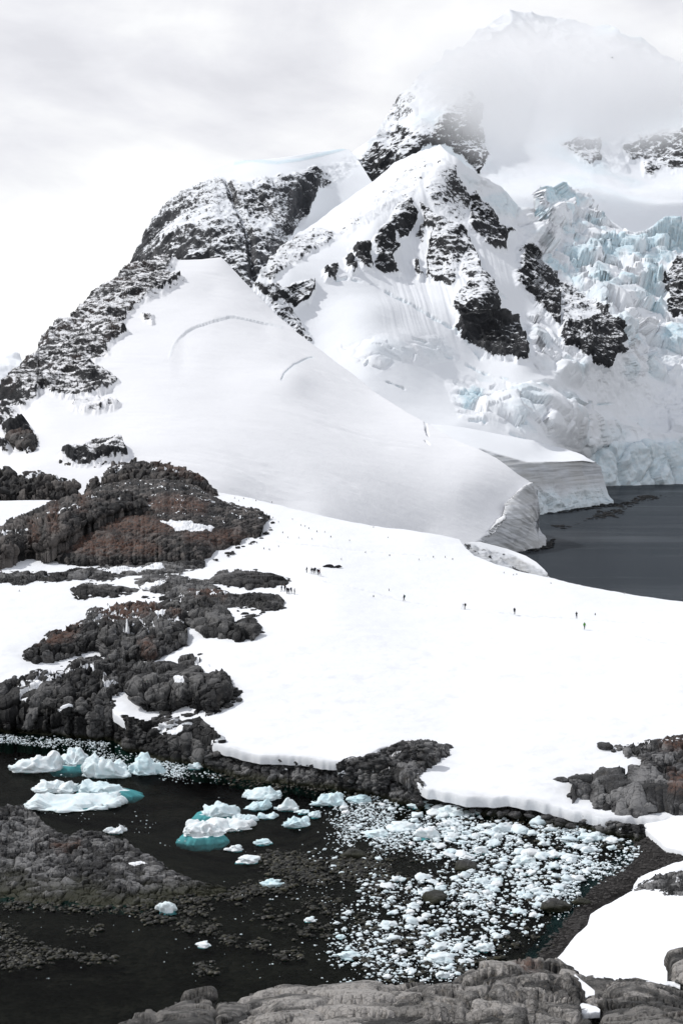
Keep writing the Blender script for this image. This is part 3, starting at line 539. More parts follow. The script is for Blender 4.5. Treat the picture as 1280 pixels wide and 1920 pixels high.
def sad_disp(x, y, P, A, V):
    d = 0.7 * fbm(P / 26, 4, 221) + 0.16 * fbm(P / np.array([5, 2.5, 5]), 3, 222) + 0.03 * fbm(P / 0.9, 2, 223)
    wob = px_noise(x, y, 25, 224, 3) * 3
    for ln in (TRAIL, TRAIL2, TRAIL3): d -= 0.28 * sst(2.2, 0.2, np.abs(ldist(x, y + wob, ln))) * (0.6 + 0.4 * vnoise(P / 0.7, 225))
    d -= 0.8 * sst(4, 0, ldist(x, y, [(395, 1248), (430, 1248), (470, 1251), (520, 1258)])) * sst(540, 420, x)
    return d
SAD_BOT = [(-140, 1302), (0, 1300), (150, 1300), (200, 1300), (214, 1340), (240, 1352), (270, 1354), (330, 1352), (368, 1356), (384, 1370), (400, 1390), (440, 1404), (470, 1411), (560, 1423), (640, 1434), (672, 1428), (700, 1414), (728, 1404), (750, 1424), (768, 1452), (782, 1470), (800, 1480), (880, 1492), (950, 1498), (1000, 1504), (1060, 1516), (1108, 1527), (1120, 1532), (1180, 1532), (1420, 1540)]
SAD_TOP = [(-140, 950), (0, 938), (250, 935), (380, 920), (405, 921), (450, 930), (500, 942), (600, 965), (700, 986), (800, 1001), (860, 1012), (872, 1026), (890, 1042), (928, 1060), (975, 1073), (1030, 1085), (1065, 1093), (1100, 1100), (1200, 1116), (1280, 1126), (1420, 1138)]
tag(sheet('snow_saddle', SAD_TOP, SAD_BOT, T_sad, M_snow, 1.5, sad_disp, sad_attr, (120, 0.45, 8), front=(0.6, 1.6, 6), wb=5.0), kind='structure')

# ------------------------------------------------------------------ rock outcrops (each a thing)
class ColDepth:
    column = True
    def __init__(s, yb, yt, p): s.yb, s.yt, s.p = yb, yt, p
    def __call__(s, fx, fy, V, b, t, px):
        Yb = s.yb(px, b); Yt = np.maximum(s.yt(px, t), Yb + 0.2); n = len(fx) // len(px)
        return (Yb[None] + (Yt - Yb)[None] * V.reshape(n, -1) ** s.p).ravel()
def over(f, dz):
    def g(x, y):
        Y = f(x, y); P = unproj(x, y, Y); return Y_at_z(x, y, P[:, 2] + dz)
    return g
def zfun(*pts):
    a = np.array(pts, float)
    if a.ndim == 1: return lambda x, y: Y_at_z(x, y, np.full(x.shape, a[0]))
    return lambda x, y: Y_at_z(x, y, np.interp(x, a[:, 0], a[:, 1]))
TILT = np.array(Matrix.Rotation(0.22, 3, 'Y') @ Matrix.Rotation(0.35, 3, 'Z') @ Matrix.Rotation(0.15, 3, 'X'))
def blocks(P, size, amp, seed, an=(1, 1, 1), rough=0.5, A=None, seam=0.0):
    """jointed rock: broad swells, tilted flat-faced blocks, narrow open cracks, finer breaks in places"""
    amp = min(amp, 0.34 * size); W = size * 0.20; q = P + W * np.stack([fbm(P / size / 1.2, 3, seed + 1), fbm(P / size / 1.2, 3, seed + 2), fbm(P / size / 1.2, 3, seed + 3)], 1)
    q = (q @ TILT.T) / np.array(an); f1, f2, i1, t1 = voro(q / size, seed, True, True); g1, g2, i2, t2 = voro(q / (size * 0.40) + 3.1, seed + 7, True, True)
    k = sst(-0.2, 0.3, fbm(P / size / 2.6, 3, seed + 13)); k1 = 0.5 + 0.5 * sst(-0.3, 0.2, fbm(P / size / 3.1, 2, seed + 14))
    e1, e2 = f2 - f1, g2 - g1
    d = amp * 1.3 * fbm(P / (size * 3.0), 3, seed + 15) + amp * k1 * (0.85 * sst(0, 0.09, e1) + 0.22 * sst(0, 0.30, e1) - 0.6 + 0.9 * (i1 - 0.5) + 2.0 * t1)
    d = d + amp * k * (0.34 * sst(0, 0.10, e2) + 0.06 * sst(0, 0.3, e2) - 0.2 + 0.36 * (i2 - 0.5) + 0.9 * t2) + amp * rough * 0.22 * fbm(P / size * 2.2, 4, seed + 11)
    if A is not None and seam: A['snow'] = np.maximum(A['snow'], sst(0.11, 0.03, f2 - f1) * sst(0.16, 0.34, fbm(P / (size * 2.2), 3, seed + 19)) * seam)
    if A is not None: A['tone'] = np.clip(0.55 * i1 + 0.3 * i2 + 0.3 * fbm(P / size / 3, 3, seed + 17), 0, 1)
    return d
def outcrop(label, top, bottom, yb, yt, p=1.7, size=2.2, amp=0.8, mat=None, seed=0, snow=(), rust=(), an=(1, 1, 1.2), step=1.1, lift=0.15, name='rock_outcrop', cat='rock', back=(8, 1.0, 5), warp=7.0, wid=16, group=None, rnd=0.0, sink=1.0, seam=1.0):
    def attr(x, y, P):
        s = masks(x, y, [(q, 1) for q in snow], 3, 9, 2.5, seed + 3)[0] if snow else np.zeros(len(x))
        r = masks(x, y, [(q, 1) for q in rust], 6, 14, 9, seed + 4)[0] if rust else np.zeros(len(x))
        return {'snow': s, 'rust': r}
    x0, x1 = top[0][0], top[-1][0]
    if name == 'rock_outcrop' and size >= 1.5: size *= 1.3
    if name == 'rock_outcrop': top = [(a, b_ - 2) for a, b_ in top]; bottom = [(a, b_ + 4) for a, b_ in bottom]
    def disp(x, y, P, A, V):
        tb, bb = poly_at(top, x), poly_at(bottom, x); e = np.minimum(np.minimum((y - tb) * 1.6, bb - y), np.minimum(x - x0, x1 - x))
        ed = sst(-2, wid, e)
        s0 = A['snow'].copy(); bl = blocks(P, size, amp, seed + 31, an, 0.5, A, seam); A['snow'] = np.maximum(s0, A['snow'] * sst(0.35, 0.65, V)) * (P[:, 2] > 0.9)
        return bl + lift - sink * amp * (1 - ed) + A['snow'] * amp * 0.25
    def lat(f, g):
        def h(x, y):
            a = f(x, y)
            if not rnd: return a
            l = np.abs(2 * (x - x0) / (x1 - x0) - 1); return a + rnd * l ** 3.5
        return h
    o = sheet(name, top, bottom, ColDepth(lat(yb, yt), lat(yt, yt), p), mat or M_rock, step, disp, attr, back, front=(0.5 * size, 0.8 * size, 3), warp=warp, seed=seed)
    return tag(o, label, cat, group)
Z0 = zfun(-0.3); SAD = T_sad
DOM = T_dome
outcrop('tall charcoal sea cliff of jointed blocks rising from the cove at the left edge', [(-140, 1296), (0, 1290), (14, 1280), (28, 1274), (45, 1268), (60, 1262), (85, 1256), (120, 1258), (128, 1240), (145, 1230), (180, 1229), (200, 1240), (232, 1240)],
    [(-140, 1376), (0, 1374), (60, 1377), (110, 1380), (170, 1388), (212, 1388), (232, 1376)], Z0, SAD, 3.0, 3.1, 1.15, seed=300, an=(0.8, 1, 1.4), snow=[[(58, 1290), (70, 1283), (84, 1281), (82, 1296), (66, 1298)], [(112, 1334), (132, 1325), (136, 1328), (118, 1337)], [(44, 1315), (54, 1312), (52, 1318)]])
outcrop('rounded dark rock mass above a snow tongue, with one big smooth whaleback block', [(212, 1243), (245, 1240), (290, 1240), (330, 1236), (350, 1231), (370, 1228), (380, 1244), (392, 1252), (412, 1253), (428, 1262), (437, 1282)],
    [(212, 1300), (235, 1300), (252, 1312), (266, 1330), (290, 1335), (330, 1331), (360, 1328), (395, 1333), (412, 1332), (428, 1310), (437, 1292)], SAD, SAD, 2.2, 3.2, 1.3, seed=310, snow=[[(328, 1282), (346, 1276), (352, 1290), (335, 1294)]], rust=[])
outcrop('low bouldery rock point between snow tongue and floating bergs', [(212, 1348), (235, 1343), (262, 1352), (280, 1352), (310, 1349), (335, 1353), (360, 1353), (385, 1352), (405, 1368), (425, 1392)], [(212, 1388), (240, 1402), (280, 1414), (320, 1426), (360, 1430), (425, 1440)], Z0, over(T_sad, 1.1), 1.6, 2.0, 0.6, M_rock, 320, lift=0.6, sink=0.3,
    snow=[[(292, 1370), (318, 1360), (325, 1366), (312, 1380), (296, 1378)], [(318, 1378), (348, 1362), (352, 1374), (335, 1386)]], an=(1, 1, 0.9))
outcrop('humpbacked outcrop with rusty guano-stained top where small penguins stand', [(42, 1232), (70, 1206), (100, 1186), (140, 1171), (163, 1166), (173, 1147), (195, 1136), (230, 1131), (280, 1133), (310, 1137), (345, 1141), (352, 1150)],
    [(42, 1234), (70, 1244), (90, 1238), (130, 1231), (170, 1218), (186, 1220), (196, 1238), (250, 1240), (300, 1234), (340, 1213), (352, 1208)], SAD, SAD, 2.0, 2.6, 1.1, seed=330, an=(0.8, 1, 1.5), rust=[[(185, 1150), (220, 1130), (300, 1132), (345, 1142), (330, 1160), (260, 1160), (200, 1162)], [(75, 1212), (120, 1180), (150, 1176), (140, 1195), (100, 1212)], [(262, 1205), (285, 1198), (290, 1232), (268, 1232)]], snow=[[(288, 1160), (312, 1160), (310, 1168), (292, 1166)], [(232, 1180), (244, 1177), (240, 1186)]])
outcrop('black rounded rock knob on the snow, right end of the rusty outcrop', [(336, 1150), (362, 1143), (385, 1143), (405, 1139), (432, 1150), (442, 1161), (455, 1154), (475, 1152), (493, 1161)], [(336, 1168), (356, 1176), (376, 1190), (385, 1197), (410, 1194), (432, 1196), (456, 1202), (478, 1196), (493, 1178)], SAD, SAD, 2.0, 2.8, 1.1, seed=340)
outcrop('small low outcrop of grey lumps ringed by snow below the gravel hill', [(130, 1108), (155, 1088), (170, 1084), (200, 1090), (235, 1097), (262, 1100)], [(130, 1112), (150, 1124), (180, 1122), (220, 1115), (255, 1110), (262, 1106)], SAD, SAD, 1.7, 2.6, 0.9, seed=350, an=(1.6, 1, 0.8))
outcrop('flat grey rock slabs in snow just below the gravel hill', [(252, 1090), (290, 1078), (330, 1077), (365, 1085), (400, 1090), (420, 1099), (428, 1108)], [(252, 1096), (280, 1108), (320, 1115), (360, 1118), (400, 1117), (428, 1112)], SAD, SAD, 1.7, 2.6, 0.9, M_shore, 360, an=(1.8, 1, 0.8), snow=[[(262, 1098), (300, 1092), (310, 1097), (270, 1106)]])
outcrop('rust-topped rock ridge running toward the lower group of hikers', [(290, 1132), (335, 1120), (354, 1104), (380, 1100), (420, 1107), (440, 1115), (480, 1113), (520, 1118), (532, 1130)], [(290, 1136), (330, 1142), (400, 1144), (450, 1140), (500, 1143), (532, 1137)], SAD, SAD, 1.7, 2.0, 0.9, seed=370, rust=[[(350, 1106), (380, 1099), (425, 1108), (420, 1120), (370, 1122)]], an=(1.5, 1, 0.9))
outcrop('smooth dark whaleback rock beside the two groups of hikers', [(392, 1086), (420, 1075), (450, 1072), (480, 1067), (510, 1072), (530, 1079), (547, 1086)], [(392, 1090), (430, 1096), (470, 1101), (510, 1098), (530, 1092), (547, 1088)], SAD, SAD, 1.9, 4.5, 0.9, seed=380, an=(2, 1, 0.9))
outcrop('low grey rock shelf at the left edge under a snow bank', [(-140, 1082), (0, 1073), (40, 1071), (90, 1069), (130, 1063), (170, 1066), (187, 1075)], [(-140, 1098), (0, 1093), (40, 1096), (90, 1091), (140, 1086), (187, 1079)], SAD, SAD, 1.7, 2.2, 0.9, M_shore, 390, an=(1.6, 1, 0.9))
outcrop('long flat rock ribs streaked with snow at the foot of the gravel hill', [(150, 1072), (180, 1061), (230, 1062), (275, 1058), (330, 1054), (385, 1052)], [(150, 1076), (180, 1086), (230, 1081), (290, 1073), (340, 1070), (385, 1059)], SAD, SAD, 1.5, 2.0, 0.7, M_shore, 400, an=(2.2, 1, 0.8), snow=[[(200, 1068), (300, 1062), (310, 1066), (210, 1075)]])
HILL_RUST = [[(175, 965), (215, 948), (260, 955), (330, 992), (300, 1005), (230, 1000), (180, 990)], [(90, 1010), (160, 1000), (290, 1018), (300, 1035), (200, 1040), (110, 1030)], [(250, 940), (330, 930), (390, 945), (380, 962), (290, 958)], [(345, 1000), (440, 995), (460, 1008), (400, 1020), (350, 1015)], [(95, 940), (135, 935), (120, 985), (95, 990)], [(300, 870), (380, 892), (390, 905), (330, 890)]]
outcrop('broad dark hill of reddish gravel rising behind the snow saddle', [(-140, 1012), (0, 1000), (20, 980), (60, 964), (100, 947), (130, 938), (160, 922), (200, 906), (240, 899), (290, 894), (340, 902), (375, 914), (400, 930), (440, 945), (480, 954), (509, 967)],
    [(-140, 1072), (0, 1060), (30, 1046), (60, 1036), (85, 1048), (120, 1056), (160, 1062), (230, 1061), (300, 1059), (370, 1056), (388, 1048), (405, 1036), (450, 1020), (455, 1010), (492, 1006), (478, 992), (500, 980), (509, 971)], SAD, lambda x, y: np.full(x.shape, 1) * np.interp(x, [-140, 0, 250, 400, 509], [440, 440, 490, 478, 455]), 1.6, 1.3, 0.5, M_gravel, 410,
    snow=[[(298, 977), (350, 979), (402, 990), (396, 997), (330, 996)]], rust=HILL_RUST, an=(1.2, 4.0, 1.0), name='gravel_hill', cat='hill', step=1.2, wid=14)
def hillY(x, y):
    t = np.interp(x, [-140, 0, 20, 60, 100, 130, 160, 200, 240, 290], [1012, 1000, 980, 964, 947, 938, 922, 906, 899, 894]); b = np.interp(x, [-140, 0, 30, 60, 85, 120, 160, 230, 300], [1072, 1060, 1046, 1036, 1048, 1056, 1062, 1061, 1059])
    Yb = SAD(x, b); Yt = np.interp(x, [-140, 0, 250, 400, 509], [440, 440, 490, 478, 455]); return Yb + (Yt - Yb) * np.clip((b - y) / (b - t), 0, 1) ** 1.6
outcrop('steep streaked cliff of dark columns along the left flank of the gravel hill', [(-140, 1004), (0, 994), (20, 976), (60, 960), (100, 943), (130, 935), (165, 924), (200, 920), (240, 923), (278, 934)], [(-140, 1056), (0, 1044), (30, 1042), (70, 1033), (100, 1024), (130, 1010), (160, 988), (200, 968), (240, 957), (278, 946)],
    lambda x, y: hillY(x, y) - 7, lambda x, y: hillY(x, y) - 1.5, 2.4, 3.0, 1.3, M_gravel, 415, an=(0.6, 1, 2.0), rust=[[(96, 950), (112, 945), (108, 1000), (95, 1000)], [(150, 930), (170, 926), (160, 960), (146, 960)], [(60, 985), (72, 980), (70, 1010), (58, 1015)]], back=(4, 1.0, 4))
outcrop('dark flat-topped rock rim behind the reddish gravel hill', [(190, 884), (215, 868), (245, 865), (270, 864), (300, 868), (340, 881), (368, 888), (385, 905), (408, 921)], [(190, 905), (215, 912), (250, 905), (300, 902), (340, 910), (385, 920), (408, 925)], lambda x, y: np.full(x.shape, 497.), lambda x, y: np.full(x.shape, 530.), 2.2, 3.2, 1.6, M_gravel, 420, rust=[[(290, 868), (380, 893), (375, 902), (300, 882)]], an=(0.7, 1, 1.6), back=(18, 0.7, 5))
outcrop('black craggy cliff between two snow banks at the left edge', [(-140, 878), (0, 879), (14, 877), (35, 893), (62, 884), (85, 888), (120, 899), (146, 905), (150, 916)], [(-140, 940), (0, 930), (20, 945), (60, 954), (100, 948), (130, 932), (150, 922)], lambda x, y: np.full(x.shape, 480.), lambda x, y: np.full(x.shape, 512.), 2.4, 3.4, 2.0, M_gravel, 430, an=(0.7, 1, 1.6), back=(18, 0.7, 5))
outcrop('small black crag poking through the curved snow drift', [(160, 912), (168, 898), (178, 892), (188, 898), (191, 908)], [(160, 916), (168, 919), (180, 918), (191, 912)], lambda x, y: np.full(x.shape, 493.), lambda x, y: np.full(x.shape, 503.), 1.5, 2.4, 1.0, M_gravel, 440)
outcrop('dark rock step at the left edge below the black cliff', [(-140, 968), (0, 962), (10, 966), (22, 976), (26, 984)], [(-140, 1000), (0, 992), (15, 990), (26, 987)], lambda x, y: np.full(x.shape, 455.), lambda x, y: np.full(x.shape, 470.), 1.7, 2.6, 1.2, M_gravel, 450)
outcrop('brown-topped black knob standing alone on the snow slope at far left', [(6, 818), (18, 806), (32, 799), (54, 801), (64, 815), (72, 828)], [(6, 822), (20, 832), (34, 842), (55, 846), (66, 836), (72, 830)], DOM, DOM, 2.0, 3.5, 1.8, M_gravel, 460, rust=[[(10, 812), (32, 800), (54, 801), (56, 812), (30, 814)]])
outcrop('flat patch of broken dark stones on the snow above the rock rim', [(113, 857), (135, 846), (165, 838), (200, 834), (228, 837), (240, 858)], [(113, 859), (138, 872), (165, 874), (205, 868), (232, 863), (240, 860)], DOM, DOM, 1.3, 2.6, 1.1, M_gravel, 470, snow=[[(180, 846), (210, 842), (212, 848), (186, 852)]])
outcrop('grey bouldery outcrop in the snow at the right edge, upper tier', [(1140, 1402), (1160, 1398), (1185, 1392), (1210, 1385), (1250, 1378), (1280, 1376), (1420, 1370)], [(1140, 1408), (1175, 1415), (1208, 1421), (1200, 1436), (1215, 1452), (1280, 1454), (1420, 1458)], SAD, SAD, 1.6, 1.5, 0.65, M_shore, 480, rust=[[(1238, 1390), (1320, 1384), (1320, 1412), (1240, 1410)]])
outcrop('massive cracked grey-brown rock face at the right shore, lower tier', [(1066, 1468), (1080, 1459), (1130, 1452), (1180, 1453), (1230, 1453), (1280, 1450), (1420, 1446)], [(1066, 1476), (1088, 1496), (1106, 1518), (1125, 1536), (1160, 1548), (1195, 1545), (1240, 1530), (1420, 1540)], zfun((1066, 4.5), (1110, 1.0), (1160, 0.2), (1240, 2), (1420, 3)), over(T_sad, 0.6), 2.6, 3.8, 0.9, M_shore, 490, seam=0, sink=0.3, lift=0.6, rust=[[(1255, 1455), (1330, 1450), (1330, 1500), (1262, 1495)]], an=(1, 1, 1.5))
outcrop('bouldery spit of grey cobbles rising from the brash ice', [(630, 1436), (660, 1420), (690, 1418), (720, 1404), (740, 1398), (762, 1404), (776, 1450), (796, 1478)], [(630, 1480), (700, 1492), (740, 1503), (768, 1509), (796, 1516)], zfun(-0.2), over(T_sad, 0.5), 1.3, 1.15, 0.75, M_shore, 500, an=(1.2, 1, 0.9), lift=0.5)
outcrop('tongue of grey cobbles running up from the spit into the snow', [(730, 1402), (755, 1391), (800, 1392), (822, 1397), (842, 1403)], [(730, 1440), (766, 1462), (780, 1452), (800, 1438), (842, 1411)], over(T_sad, 0.2), over(T_sad, 0.3), 1.2, 1.15, 0.75, M_shore, 505, an=(1.2, 1, 0.9), lift=0.6)
outcrop('dark weedy boulder shore under the overhanging snow lip right of the spit', [(752, 1474), (790, 1478), (860, 1488), (900, 1493), (1000, 1505), (1060, 1517), (1110, 1528), (1150, 1540), (1205, 1548)], [(752, 1506), (800, 1516), (860, 1524), (950, 1536), (1050, 1552), (1130, 1566), (1205, 1580)], Z0, lambda x, y: Y_at_z(x, y, np.full(x.shape, 2.2)), 1.0, 1.2, 0.7, M_shore, 510, an=(1.2, 1, 0.9))
outcrop('wet dark boulder shore below the snow bank on the left of the spit', [(385, 1404), (420, 1406), (460, 1412), (540, 1426), (600, 1433), (650, 1436)], [(385, 1440), (430, 1457), (470, 1466), (560, 1475), (650, 1485)], Z0, lambda x, y: Y_at_z(x, y, np.full(x.shape, 3.4)), 1.0, 1.15, 0.75, M_shore, 520, an=(1.2, 1, 1.0))
outcrop('low jointed rock peninsula reaching into the dark cove from the left edge', [(-140, 1525), (0, 1514), (28, 1513), (50, 1520), (75, 1536), (92, 1552), (105, 1560), (130, 1566), (150, 1560), (185, 1560), (205, 1568), (240, 1582), (270, 1598), (300, 1618), (330, 1640), (370, 1655), (410, 1664), (445, 1676)],
    [(-140, 1705), (0, 1690), (60, 1702), (130, 1700), (180, 1705), (250, 1712), (320, 1700), (400, 1684), (445, 1680)], Z0, zfun((-140, 4.5), (0, 3.6), (60, 2.6), (130, 2.0), (190, 2.4), (240, 2.0), (330, 0.7), (445, -0.1)), 1.0, 1.35, 0.5, M_shore, 530, an=(1.4, 1, 0.8), snow=[[(236, 1634), (250, 1626), (270, 1624), (277, 1629), (258, 1634), (245, 1639)]], name='rock_peninsula', lift=0.5, seam=0, rust=[[(100, 1592), (150, 1588), (155, 1598), (110, 1606)]])

# ------------------------------------------------------------------ right-hand beach and snow patches
T_beach = TPS([(960, 1830, Y) for Y in (0,)] and [(px, py, float(Y_at_z(np.array([px]), np.array([py]), np.array([z]))[0])) for px, py, z in [(940, 1830, -0.8), (1000, 1800, -0.03), (1060, 1720, -0.03), (1130, 1645, -0.03), (1190, 1590, -0.03), (1080, 1580, -1.5), (1000, 1720, -1.0), (1210, 1560, 0.8), (1280, 1540, 2.2), (1280, 1600, 1.8), (1280, 1680, 2.2), (1150, 1750, 1.2), (1280, 1800, 3.2), (1100, 1830, 1.6), (1030, 1830, 0.6), (1050, 1760, 0.15)]])
tag(sheet('beach', [(940, 1700), (1000, 1640), (1060, 1600), (1120, 1560), (1200, 1535), (1280, 1528), (1420, 1524)], [(940, 1900), (1100, 1900), (1420, 1900)], T_beach, M_beach, 2.0, lambda x, y, P, A, V: 0.12 * fbm(P / 1.5, 4, 541) - 0.02, None, (6, 1, 3), front=(10, 4, 3)), kind='structure')
def snow_bank(top, bottom, dz, seed, brown=None):
    at = (lambda x, y, P: {'dirt': np.zeros(len(x)), 'rust': np.zeros(len(x)), 'rock': 0.0 * x if brown is None else 0.0 * x})
    def disp(x, y, P, A, V):
        e = np.minimum(y - poly_at(top, x), poly_at(bottom, x) - y); return 0.25 * fbm(P / 7, 3, seed) + 0.05 * fbm(P / 1.5, 3, seed + 1) - 0.35 * sst(8, 0, e)
    return tag(sheet('snow_bank', top, bottom, over(T_beach, dz), M_snow, 1.5, disp, at, (1.5, 2.0, 3), front=(0.25, 0.9, 4), warp=2.5, seed=seed), kind='structure')
snow_bank([(1030, 1806), (1050, 1785), (1082, 1745), (1100, 1728), (1105, 1708), (1140, 1690), (1180, 1668), (1230, 1656), (1280, 1650), (1420, 1640)], [(1030, 1812), (1080, 1850), (1200, 1890), (1420, 1900)], 0.6, 551)
snow_bank([(1186, 1655), (1195, 1640), (1225, 1626), (1280, 1608), (1420, 1590)], [(1186, 1672), (1230, 1662), (1280, 1630), (1420, 1614)], 0.5, 553)
snow_bank([(1192, 1522), (1210, 1516), (1240, 1516), (1280, 1520), (1420, 1524)], [(1192, 1530), (1205, 1548), (1228, 1566), (1245, 1582), (1280, 1590), (1420, 1596)], 1.0, 557)
outcrop('flat patch of dark cobbles on the beach snow at the right edge', [(1186, 1664), (1210, 1650), (1240, 1642), (1280, 1632), (1420, 1610)], [(1186, 1668), (1220, 1674), (1280, 1675), (1420, 1672)], over(T_beach, 0.5), over(T_beach, 0.9), 1.2, 0.9, 0.5, M_shore, 560)

# ------------------------------------------------------------------ foreground granite
T_fg = TPS([(0, 1980, 72), (640, 1980, 73), (1280, 1980, 70), (0, 1920, 80), (640, 1920, 81), (1280, 1920, 79), (640, 1850, 91), (1280, 1850, 92), (0, 1850, 92), (640, 1800, 99), (1280, 1800, 100), (1280, 1760, 106)])
FG = lambda x, y: T_fg(x, y)
def fg_in(k): return lambda x, y: T_fg(x, y) - k
def ledge_attr(x, y, P):
    s, _ = masks(x, y, [([(950, 1925), (970, 1905), (1010, 1900), (1045, 1897), (1035, 1912), (1020, 1930), (960, 1960)], 1), ([(1066, 1834), (1078, 1828), (1112, 1855), (1105, 1868), (1088, 1866)], 1), ([(1082, 1890), (1096, 1880), (1118, 1890), (1100, 1898)], 1), ([(1108, 1820), (1135, 1826), (1130, 1834), (1112, 1832)], 1), ([(1210, 1836), (1275, 1842), (1275, 1848), (1215, 1842)], 1), ([(885, 1885), (900, 1880), (908, 1890), (890, 1893)], 1)], 3, 9, 2, 571)
    return {'snow': s, 'rust': np.zeros(len(x))}
tag(sheet('rock_ledge', [(180, 2010), (300, 1950), (440, 1915), (560, 1890), (700, 1885), (850, 1866), (950, 1846), (1060, 1828), (1130, 1830), (1200, 1842), (1280, 1846), (1420, 1840)], [(180, 2040), (1420, 2040)], lambda x, y: T_fg(x, y) + 1.2, M_granite_dark, 2.0,
    lambda x, y, P, A, V: blocks(P, 1.6, 0.22, 575, A=A) * (1 - A['snow']), ledge_attr, (30, 2.5, 8)), kind='structure')
def fg_rock(label, top, seed, near, far, p=2.0, size=2.5, amp=0.35, mat=None, low=1990, rust=(), an=(1.25, 1, 1), bottom=None, snow=()):
    b = bottom or [(top[0][0], low), (top[-1][0], low)]
    return outcrop(label, top, b, fg_in(near + 2.2), fg_in(far - 0.4), p + 0.6, size, amp * 1.2, mat or M_granite, seed, snow, rust, an, 1.4, 0.05, 'boulder', 'boulder', (3.5, 1.6, 6), 1.5, 16, None, 3.0 * (top[-1][0] < 1300), 0.9, 0.0)
fg_rock('wedge-shaped dark boulder with a sharp peak at the bottom left', [(215, 1934), (228, 1920), (290, 1888), (340, 1868), (370, 1858), (398, 1854), (402, 1872), (408, 1930)], 600, 3.4, 2.2, 1.5, 3.0, 0.4, M_granite_dark)
fg_rock('small square shadowed block right of the wedge-shaped boulder', [(400, 1884), (412, 1876), (440, 1877), (470, 1884), (476, 1900), (478, 1935)], 610, 2.8, 1.8, 1.4, 2.5, 0.25, M_granite_dark)
fg_rock('long low slab of pale layered granite along the water edge', [(442, 1880), (470, 1868), (500, 1860), (530, 1850), (560, 1849), (600, 1852), (650, 1845), (690, 1841), (730, 1845), (752, 1856), (800, 1875)], 620, 1.6, -0.5, 1.4, 3.0, 0.3, None, an=(2.0, 1, 0.8))
fg_rock('great pale cracked granite boulder with a rusty notch on top', [(728, 1868), (760, 1850), (800, 1845), (850, 1838), (880, 1822), (930, 1812), (980, 1806), (1040, 1806), (1068, 1812), (1085, 1822), (1096, 1840), (1098, 1866), (1094, 1900)], 630, 2.2, -0.8, 2.0, 3.0, 0.5, None, rust=[[(962, 1812), (985, 1808), (1005, 1822), (985, 1830)]])
fg_rock('low angular granite block in front of the great cracked boulder', [(952, 1890), (965, 1868), (990, 1860), (1030, 1862), (1070, 1875), (1085, 1890), (1080, 1899)], 635, 3.0, 2.2, 1.5, 2.5, 0.3, None, bottom=[(952, 1908), (1000, 1912), (1050, 1898), (1080, 1902)])
fg_rock('dark rounded granite dome at the bottom centre', [(586, 1940), (600, 1912), (640, 1888), (690, 1872), (740, 1865), (800, 1867), (830, 1876), (852, 1892), (866, 1910), (874, 1935)], 640, 4.2, 2.4, 2.2, 3.4, 0.3, M_granite_dark)
fg_rock('low black rock beside the dark granite dome', [(848, 1920), (870, 1903), (905, 1900), (940, 1904), (960, 1916), (968, 1934)], 650, 4.2, 3.0, 1.6, 1.8, 0.3, M_granite_dark)
fg_rock('smooth grey slab with a crack, right of the great boulder', [(1126, 1862), (1140, 1840), (1160, 1828), (1190, 1828), (1220, 1834), (1250, 1842), (1290, 1850)], 660, 2.0, 0.2, 1.8, 3.0, 0.3, None, bottom=[(1126, 1872), (1150, 1880), (1290, 1890)])
fg_rock('tall grey granite shoulder at the right edge above the beach snow', [(1250, 1834), (1256, 1800), (1262, 1792), (1285, 1786), (1420, 1770)], 670, 1.0, -0.5, 2.0, 2.5, 0.35, None, bottom=[(1250, 1842), (1290, 1860), (1420, 1880)])
fg_rock('small pale block wedged between snow patches', [(1092, 1880), (1100, 1868), (1118, 1863), (1132, 1872), (1136, 1886)], 680, 2.6, 1.8, 1.6, 1.5, 0.2, None, bottom=[(1092, 1890), (1115, 1896), (1136, 1892)])
fg_rock('jagged dark rock pile leaning at the lower right', [(1116, 1900), (1135, 1870), (1160, 1862), (1185, 1862), (1205, 1850), (1240, 1846), (1262, 1856), (1290, 1868), (1420, 1880)], 690, 3.4, 1.6, 1.6, 2.2, 0.3, M_granite_dark)
fg_rock('dark rounded rock on the bottom snow strip', [(1030, 1930), (1044, 1904), (1070, 1896), (1096, 1897), (1108, 1912), (1112, 1934)], 700, 4.4, 3.2, 1.7, 2.0, 0.25, M_granite_dark)
fg_rock('tawny angular boulder in the bottom right corner', [(1226, 1934), (1240, 1908), (1258, 1890), (1290, 1882), (1420, 1878)], 710, 4.8, 3.6, 1.6, 2.0, 0.3, None, rust=[[(1240, 1905), (1290, 1890), (1290, 1915)]])

def fg_snow(top, bottom, off, seed):
    tag(sheet('snow_patch', top, bottom, lambda x, y: T_fg(x, y) - off, M_snow, 1.2, lambda x, y, P, A, V: 0.06 * fbm(P / 0.8, 3, seed), lambda x, y, P: {'rock': 0.0 * x}, (0.6, 2.0, 3), front=(0.1, 0.3, 3), warp=2.0, seed=seed), kind='structure')
fg_snow([(950, 1914), (975, 1904), (1010, 1899), (1050, 1896)], [(950, 1940), (1000, 1935), (1050, 1905)], 6.6, 731)
fg_snow([(1068, 1832), (1078, 1828), (1096, 1842), (1114, 1858)], [(1068, 1840), (1085, 1860), (1100, 1872), (1114, 1868)], 4.6, 733)
fg_snow([(1078, 1888), (1092, 1880), (1116, 1886), (1124, 1892)], [(1078, 1896), (1095, 1900), (1124, 1898)], 6.2, 735)
fg_snow([(1210, 1838), (1240, 1838), (1274, 1843)], [(1210, 1842), (1240, 1846), (1274, 1849)], 3.6, 737)
